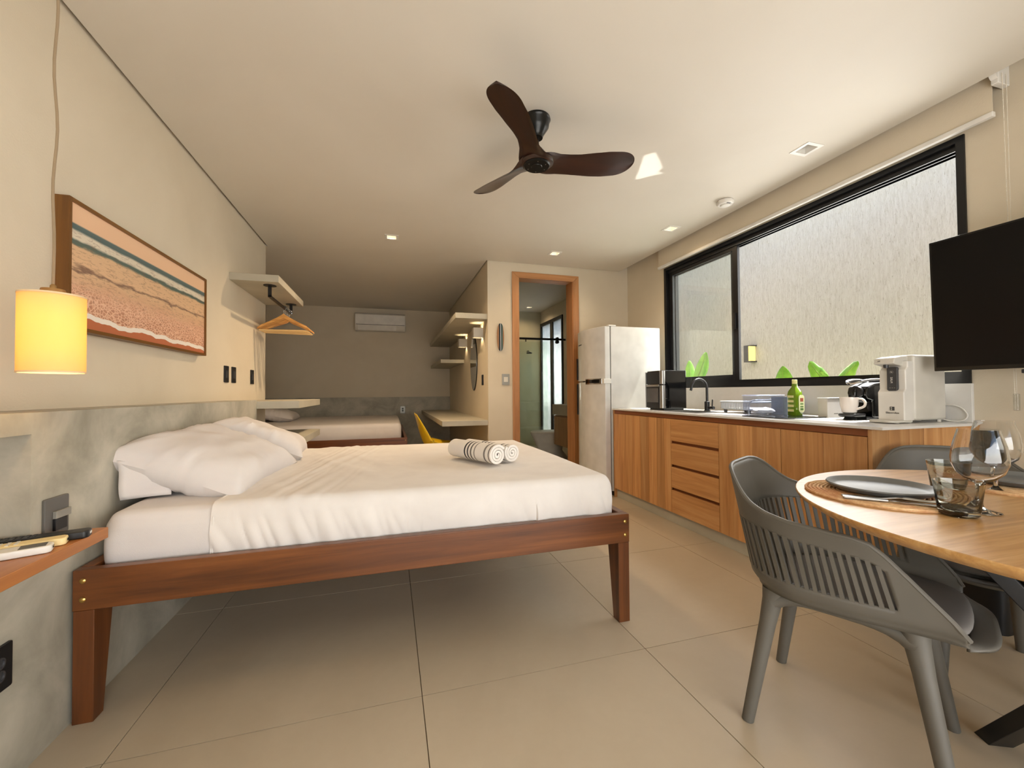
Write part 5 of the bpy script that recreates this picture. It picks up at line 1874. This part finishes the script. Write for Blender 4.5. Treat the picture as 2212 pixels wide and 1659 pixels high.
def tumbler(label, x, y, hgt, r0, r1):
    t = thing('tumbler', label, 'tumbler', (x, y, TZ), 0, 'smoky tumblers on the table')
    o = [(0.001, 0.0008), (r0 - 0.006, 0.0008), (r0, 0.006), (r1, hgt), (r1 - 0.0022, hgt), (r0 - 0.0005, 0.020), (r0 - 0.004, 0.0145), (0.001, 0.0135)]
    MB().lathe(o, (0, 0, 0), 'z', 48, cap=False).build('glass_body', 'smoky_glass', t, smooth=True, local=True)
    return t


tumbler('short smoky glass tumbler at the table edge in front of the wine glass', 1.330, 0.660, 0.083, 0.0365, 0.0455)
tumbler('smoky glass tumbler standing behind the short one', 1.570, 0.800, 0.096, 0.037, 0.047)


# ------------------------------------------------------------------ ceiling fan
HX, HY, HZ = 0.775, 2.105, 2.300
fan = thing('ceiling_fan', 'three-blade dark wooden ceiling fan over the bed', 'ceiling fan', (HX, HY, HZ))
M['fan_black'] = plain('fan_black_metal', rgb(24, 24, 22), 0.3, 0.5)
MB().lathe([(0.076, ZC - 0.001), (0.078, ZC - 0.012), (0.072, ZC - 0.020), (0.068, ZC - 0.050), (0.056, ZC - 0.068), (0.042, ZC - 0.090), (0.036, ZC - 0.100), (0.034, ZC - 0.110)], (HX, HY, 0), 'z', 36).build('canopy', 'fan_black', fan, smooth=True)
MB().lathe([(0.0135, 2.36), (0.0135, 2.46)], (HX, HY, 0), 'z', 16).build('down_rod', 'fan_black', fan, smooth=True)
MB().lathe([(0.020, 2.405), (0.030, 2.395), (0.048, 2.372), (0.062, 2.350), (0.066, 2.325)], (HX, HY, 0), 'z', 32).build('motor_housing', 'fan_black', fan, smooth=True)
MB().lathe([(0.001, HZ - 0.006), (0.028, HZ - 0.006), (0.030, HZ - 0.003), (0.068, HZ - 0.003), (0.073, HZ + 0.002), (0.073, HZ + 0.012)], (HX, HY, 0), 'z', 36).build('bottom_cap', 'fan_black', fan, smooth=True)
for k in range(6):
    a = 2 * PI * k / 6 + 0.3
    MB().lathe([(0.0028, -0.001), (0.0028, 0.0), (0.0022, 0.001)], (HX + 0.052 * math.cos(a), HY + 0.052 * math.sin(a), HZ - 0.0035), 'z', 10).build('screw', 'steel', fan, smooth=True)


def blade_mesh():
    n, m_ = 40, 12
    vs_, fs_ = [], []
    for i in range(n + 1):
        s = math.sin(PI / 2 * i / n)
        r = 0.012 + 0.552 * s
        half = interp(s, [0, 0.06, 0.12, 0.20, 0.30, 0.42, 0.55, 0.70, 0.80], [0.094, 0.092, 0.082, 0.068, 0.062, 0.067, 0.077, 0.085, 0.084])
        if s > 0.80:
            half = 0.084 * math.sqrt(max(0.0, 1 - ((s - 0.80) / 0.20) ** 2.3))
        sweep = interp(s, [0, 0.2, 0.4, 0.6, 0.8, 1.0], [0.0, 0.006, 0.008, 0.002, -0.008, -0.014])
        pitch = R(interp(s, [0, 0.12, 0.3, 0.5, 1.0], [0, 12, 24, 21, 15]))
        z = 0.022 + 0.038 * s ** 1.4
        thk = 0.011 * (1 - 0.55 * s)
        for side in (1, -1):
            for j in range(m_ + 1):
                q = -1 + 2 * j / m_
                c = half * q
                camber = 0.010 * (1 - q * q) * smooth01(s * 3)
                t_ = side * thk * (max(0.0, 1 - q * q) ** 0.5)
                vs_.append((r, sweep + c * math.cos(pitch), z - c * math.sin(pitch) + camber + t_))
    w = 2 * (m_ + 1)
    for i in range(n):
        for side in (0, 1):
            for j in range(m_):
                a = i * w + side * (m_ + 1) + j
                fs_.append((a, a + 1, a + w + 1, a + w))
    return MB().add(vs_, fs_)


bl = None
for ang in (234, 354, 114):
    if bl is None:
        bl = blade_mesh().build('blade', 'fan_wood', fan, smooth=True, local=True, weld=True)
        b = bl
    else:
        b = bl.copy()
        COL.objects.link(b)
    b.rotation_euler = (0, 0, R(ang))
MB().lathe([(0.001, 0.006), (0.078, 0.006), (0.092, 0.016), (0.088, 0.034), (0.055, 0.044), (0.001, 0.045)], (0, 0, 0), 'z', 36).build('hub', 'fan_wood', fan, smooth=True, local=True)

# ------------------------------------------------------------------ downlights, smoke detector
M['warm_led'] = emitter('warm_led', (1.0, 0.80, 0.52, 1), 6.0)
M['dim_led'] = plain('unlit_lens', rgb(150, 146, 138), 0.3)
labs = ['square recessed downlight over the passage to the alcove', 'square recessed downlight in front of the bathroom door', 'square recessed downlight between smoke detector and fridge', 'square recessed downlight nearest the television, switched off']
for i, (x, y) in enumerate(DL + [(2.5, 7.27)]):
    zc_ = ZC if i < 4 else 2.644
    t = thing('recessed_downlight', labs[i] if i < 4 else 'square recessed downlight in the bathroom ceiling', 'downlight', (x, y, zc_), 0, 'recessed square downlights')
    MB().holed('z', (x - 0.064, x + 0.064), (y - 0.064, y + 0.064), [(x - 0.042, x + 0.042, y - 0.042, y + 0.042)], zc_ - 0.003, zc_).build('frame', 'white_plastic', t)
    mb = MB()
    for (ax, ay, bx_, by_) in ((-1, -1, 1, -1), (1, -1, 1, 1), (1, 1, -1, 1), (-1, 1, -1, -1)):
        mb.quad((x + ax * 0.042, y + ay * 0.042, zc_), (x + bx_ * 0.042, y + by_ * 0.042, zc_), (x + bx_ * 0.032, y + by_ * 0.032, zc_ + 0.05), (x + ax * 0.032, y + ay * 0.032, zc_ + 0.05))
    mb.build('reflector', 'white_plastic', t)
    B(x - 0.032, x + 0.032, y - 0.032, y + 0.032, zc_ + 0.05, zc_ + 0.055).build('lens', 'dim_led' if i == 3 else 'warm_led', t)
    if i != 3:
        sd_ = bpy.data.lights.new('downlight_beam', 'SPOT')
        sd_.energy = 125.0 if i == 0 else 20.0
        sd_.color = (1.0, 0.72, 0.44)
        sd_.spot_size = R(150)
        sd_.spot_blend = 1.0
        sd_.shadow_soft_size = 0.03
        so_ = bpy.data.objects.new('downlight_beam', sd_)
        COL.objects.link(so_)
        so_.location = (x, y, zc_ - 0.004)
sd = thing('smoke_detector', 'white hexagonal smoke detector on the ceiling near the window', 'smoke detector', (2.55, 2.62, ZC))
MB().lathe([(0.062, ZC - 0.001), (0.064, ZC - 0.022), (0.056, ZC - 0.034)], (2.55, 2.62, 0), 'z', 8).build('detector_base', 'white_plastic', sd, bevel=0.004)
MB().lathe([(0.034, ZC - 0.033), (0.032, ZC - 0.044), (0.02, ZC - 0.047)], (2.55, 2.62, 0), 'z', 24).build('sensor_dome', 'white_plastic', sd, smooth=True)
B(2.53, 2.565, 2.575, 2.59, ZC - 0.0345, ZC - 0.028).build('vent_slot', 'dark_grey', sd)

# ------------------------------------------------------------------ bathroom
gp = thing('shower_screen', 'clear glass shower screen hanging from a black rail', 'shower screen', (2.2, 6.5, 0))
M['shower_glass'] = pane_glass('shower_glass', (0.955, 0.985, 0.965, 1), 0.3)
B(1.19, 2.885, 6.488, 6.512, 1.932, 1.965).build('rail', 'black_metal', gp)
B(1.20, 2.600, 6.496, 6.504, 0.02, 1.93).build('fixed_panel', 'shower_glass', gp)
B(1.60, 2.56, 6.520, 6.528, 0.02, 1.90).build('sliding_panel', 'shower_glass', gp)
for x, z in ((2.73, 1.955), (2.73, 1.905)):
    MB().lathe([(0.03, -0.02), (0.03, 0.02)], (x, 6.49, z), 'y', 18).build('roller', 'black_metal', gp, smooth=True)
B(2.720, 2.740, 6.475, 6.487, 1.90, 1.955).build('roller_strap', 'black_metal', gp)
B(2.16, 2.175, 6.482, 6.490, 1.895, 1.935).build('stop', 'black_metal', gp)
shd = thing('rain_shower', 'dark round shower spray on the coated shower wall', 'shower', (2.6, 7.6, 1.82))
MB().tube([(2.6, YB - 0.012, 1.86), (2.6, 7.62, 1.86), (2.6, 7.58, 1.835)], 0.010, 10).build('shower_arm', 'dark_grey', shd, smooth=True)
MB().lathe([(0.02, 1.835), (0.055, 1.822), (0.055, 1.805), (0.05, 1.803)], (2.6, 7.57, 0), 'z', 24).build('spray_plate', 'dark_grey', shd, smooth=True)
van = thing('vanity_cabinet', 'beige wooden vanity drawer unit in the bathroom', 'vanity', (2.65, 5.5, 0.26))
B(2.42, XW, 5.10, 5.86, 0.262, 0.705).build('carcass', 'vanity_wood', van)
B(2.40, 2.42, 5.102, 5.858, 0.262, 0.690).build('drawer_front', 'vanity_wood', van, bevel=0.003)
B(2.385, XW, 5.08, 5.885, 0.715, 0.868).build('basin_top', 'slab_plaster', van, bevel=0.004)
MB().lathe([(0.006, 0), (0.012, -0.012), (0.010, -0.02)], (2.40, 5.845, 0.702), 'x', 14).build('knob', 'chrome', van, smooth=True)
to = thing('toilet', 'white toilet beside the bathroom vanity', 'toilet', (2.45, 6.12, 0))
mb = MB()
def oval(cx, cy, rx, ry, z, n=36):
    return [(cx + rx * math.cos(2 * PI * k / n), cy + ry * math.sin(2 * PI * k / n), z) for k in range(n)]
rings = [oval(2.50, 6.17, 0.26, 0.12, 0.0), oval(2.46, 6.17, 0.20, 0.11, 0.12), oval(2.44, 6.17, 0.24, 0.15, 0.26), oval(2.42, 6.17, 0.28, 0.185, 0.385), oval(2.42, 6.17, 0.285, 0.19, 0.400)]
mb.add([p for r_ in rings for p in r_], [tuple(range(35, -1, -1)), tuple(range(144, 180))] + [(i * 36 + k, i * 36 + (k + 1) % 36, (i + 1) * 36 + (k + 1) % 36, (i + 1) * 36 + k) for i in range(4) for k in range(36)])
mb.build('bowl', 'white_plastic', to, smooth=True)
rings = [oval(2.42, 6.17, 0.288, 0.192, 0.402), oval(2.42, 6.17, 0.29, 0.195, 0.42), oval(2.42, 6.17, 0.27, 0.18, 0.436)]
MB().add([p for r_ in rings for p in r_], [tuple(range(35, -1, -1)), tuple(range(72, 108))] + [(i * 36 + k, i * 36 + (k + 1) % 36, (i + 1) * 36 + (k + 1) % 36, (i + 1) * 36 + k) for i in range(2) for k in range(36)]).build('seat_lid', 'off_white', to, smooth=True)
B(2.68, 2.885, 5.98, 6.36, 0.40, 0.80).build('cistern', 'white_plastic', to, bevel=0.02, seg=3)

# ------------------------------------------------------------------ beyond the kitchen window
M['slat_white'] = plain('pergola_white', rgb(196, 206, 222), 0.6)
pg = thing('pergola', 'white slatted pergola edge over the boundary wall', 'pergola', (4.4, 3.0, 3.0))
base_mesh = None
for k in range(58):
    y = 1.2 + k * 0.085
    if base_mesh is None:
        sl = B(-0.5, 0.5, -0.017, 0.017, 0, 0.09).build('slat', 'slat_white', pg, local=True)
        base_mesh = sl.data
    else:
        sl = bpy.data.objects.new('slat', base_mesh)
        COL.objects.link(sl)
        sl.parent = pg
    sl.location = (4.45 - 4.4, y - 3.0, 3.06 - 3.0)
B(4.34, 4.40, 1.0, 6.4, 2.99, 3.06).build('beam', 'slat_white', pg)
for y in (1.2, 3.6, 6.2):
    B(4.35, 4.39, y, y + 0.05, 2.90, 2.99).build('post', 'slat_white', pg)

wl = thing('garden_wall_light', 'dark bracket-shaped light on the boundary wall outside', 'wall light', (4.3, 4.015, 1.5))
B(4.20, 4.30, 4.000, 4.065, 1.405, 1.61).build('side_plate', 'dark_grey', wl)
B(4.20, 4.30, 3.965, 4.000, 1.598, 1.61).build('top_arm', 'dark_grey', wl)
B(4.20, 4.30, 3.965, 4.000, 1.405, 1.417).build('bottom_arm', 'dark_grey', wl)
M['led_strip'] = emitter('led_strip', (1.0, 0.80, 0.25, 1), 1.6)
B(4.205, 4.295, 3.985, 4.000, 1.417, 1.598).build('led', 'led_strip', wl)

m, nt, bs = new_mat('banana_leaf')
v = coords(nt, (1, 1, 1))
f = noise_tex(nt, v, 12.0, 4)
nt.links.new(ramp(nt, f, [(0.3, rgb(90, 146, 36)), (0.7, rgb(136, 188, 66))]), bs.inputs['Base Color'])
bs.inputs['Roughness'].default_value = 0.45
bs.inputs['Subsurface Weight'].default_value = 0.0
M['leaf'] = m
M['stem'] = plain('leaf_stem', rgb(120, 150, 60), 0.6)


def leaf(parent, base, tip, width, bend, roll, tear=0):
    b, t = Vector(base), Vector(tip)
    ax = t - b
    side = ax.cross(Vector((1, 0, 0))).normalized()
    side = (Matrix.Rotation(roll, 4, ax.normalized()) @ side.to_4d()).to_3d()
    nrm = side.cross(ax).normalized()
    def fn(u, v):
        q = 2 * v - 1
        w = width * (math.sin(PI * min(1, u * 0.93 + 0.05)) ** 0.75)
        p = b + ax * u + nrm * (bend * math.sin(PI * u) - 0.25 * w * (1 - q * q)) + side * (w * q)
        if tear and abs(q) > 0.4:
            p += ax * 0.03 * math.sin(u * 23 + q)
        return tuple(p)
    MB().grid(fn, 14, 8).build('leaf_blade', 'leaf', parent, smooth=True, solid=0.0015)
    MB().tube([tuple(b + ax * u + nrm * (bend * math.sin(PI * u) - 0.25 * width * (math.sin(PI * min(1, u * 0.93 + 0.05)) ** 0.75))) for u in (0, 0.25, 0.5, 0.75, 0.98)], [0.006, 0.005, 0.004, 0.003, 0.001], 6).build('midrib', 'stem', parent, smooth=True)


def plant(label, x, y, leaves):
    t = thing('banana_plant', label, 'plant', (x, y, -0.1), 0, 'broad-leaved plants outside the window')
    for (b, tip, w, bend, roll, tear) in leaves:
        MB().tube([(x, y, -0.1), (x + (b[0] - x) * 0.4, y + (b[1] - y) * 0.3, 0.5), b], [0.016, 0.012, 0.006], 8).build('stem', 'stem', t, smooth=True)
        leaf(t, b, tip, w, bend, roll, tear)
    return t


plant('broad green leaves seen through the closed sash near the air fryer', 3.42, 4.03, [((3.42, 4.03, 1.12), (3.40, 3.80, 1.49), 0.075, 0.04, 0.3, 0), ((3.40, 4.02, 1.10), (3.35, 3.78, 1.38), 0.07, 0.03, -0.5, 0), ((3.45, 4.10, 1.08), (3.44, 4.12, 1.42), 0.06, 0.02, 1.0, 0)])
plant('single rounded green leaf behind the oil bottle outside', 3.40, 2.87, [((3.40, 2.88, 0.98), (3.40, 2.86, 1.275), 0.085, 0.02, 0.1, 0)])
plant('torn forked leaves outside the window above the coffee machine', 3.42, 2.46, [((3.42, 2.47, 1.06), (3.40, 2.62, 1.30), 0.055, 0.02, 0.6, 1), ((3.42, 2.45, 1.08), (3.40, 2.24, 1.275), 0.060, 0.02, -0.3, 1), ((3.44, 2.52, 1.02), (3.42, 2.54, 1.22), 0.05, 0.02, 0.2, 0)])
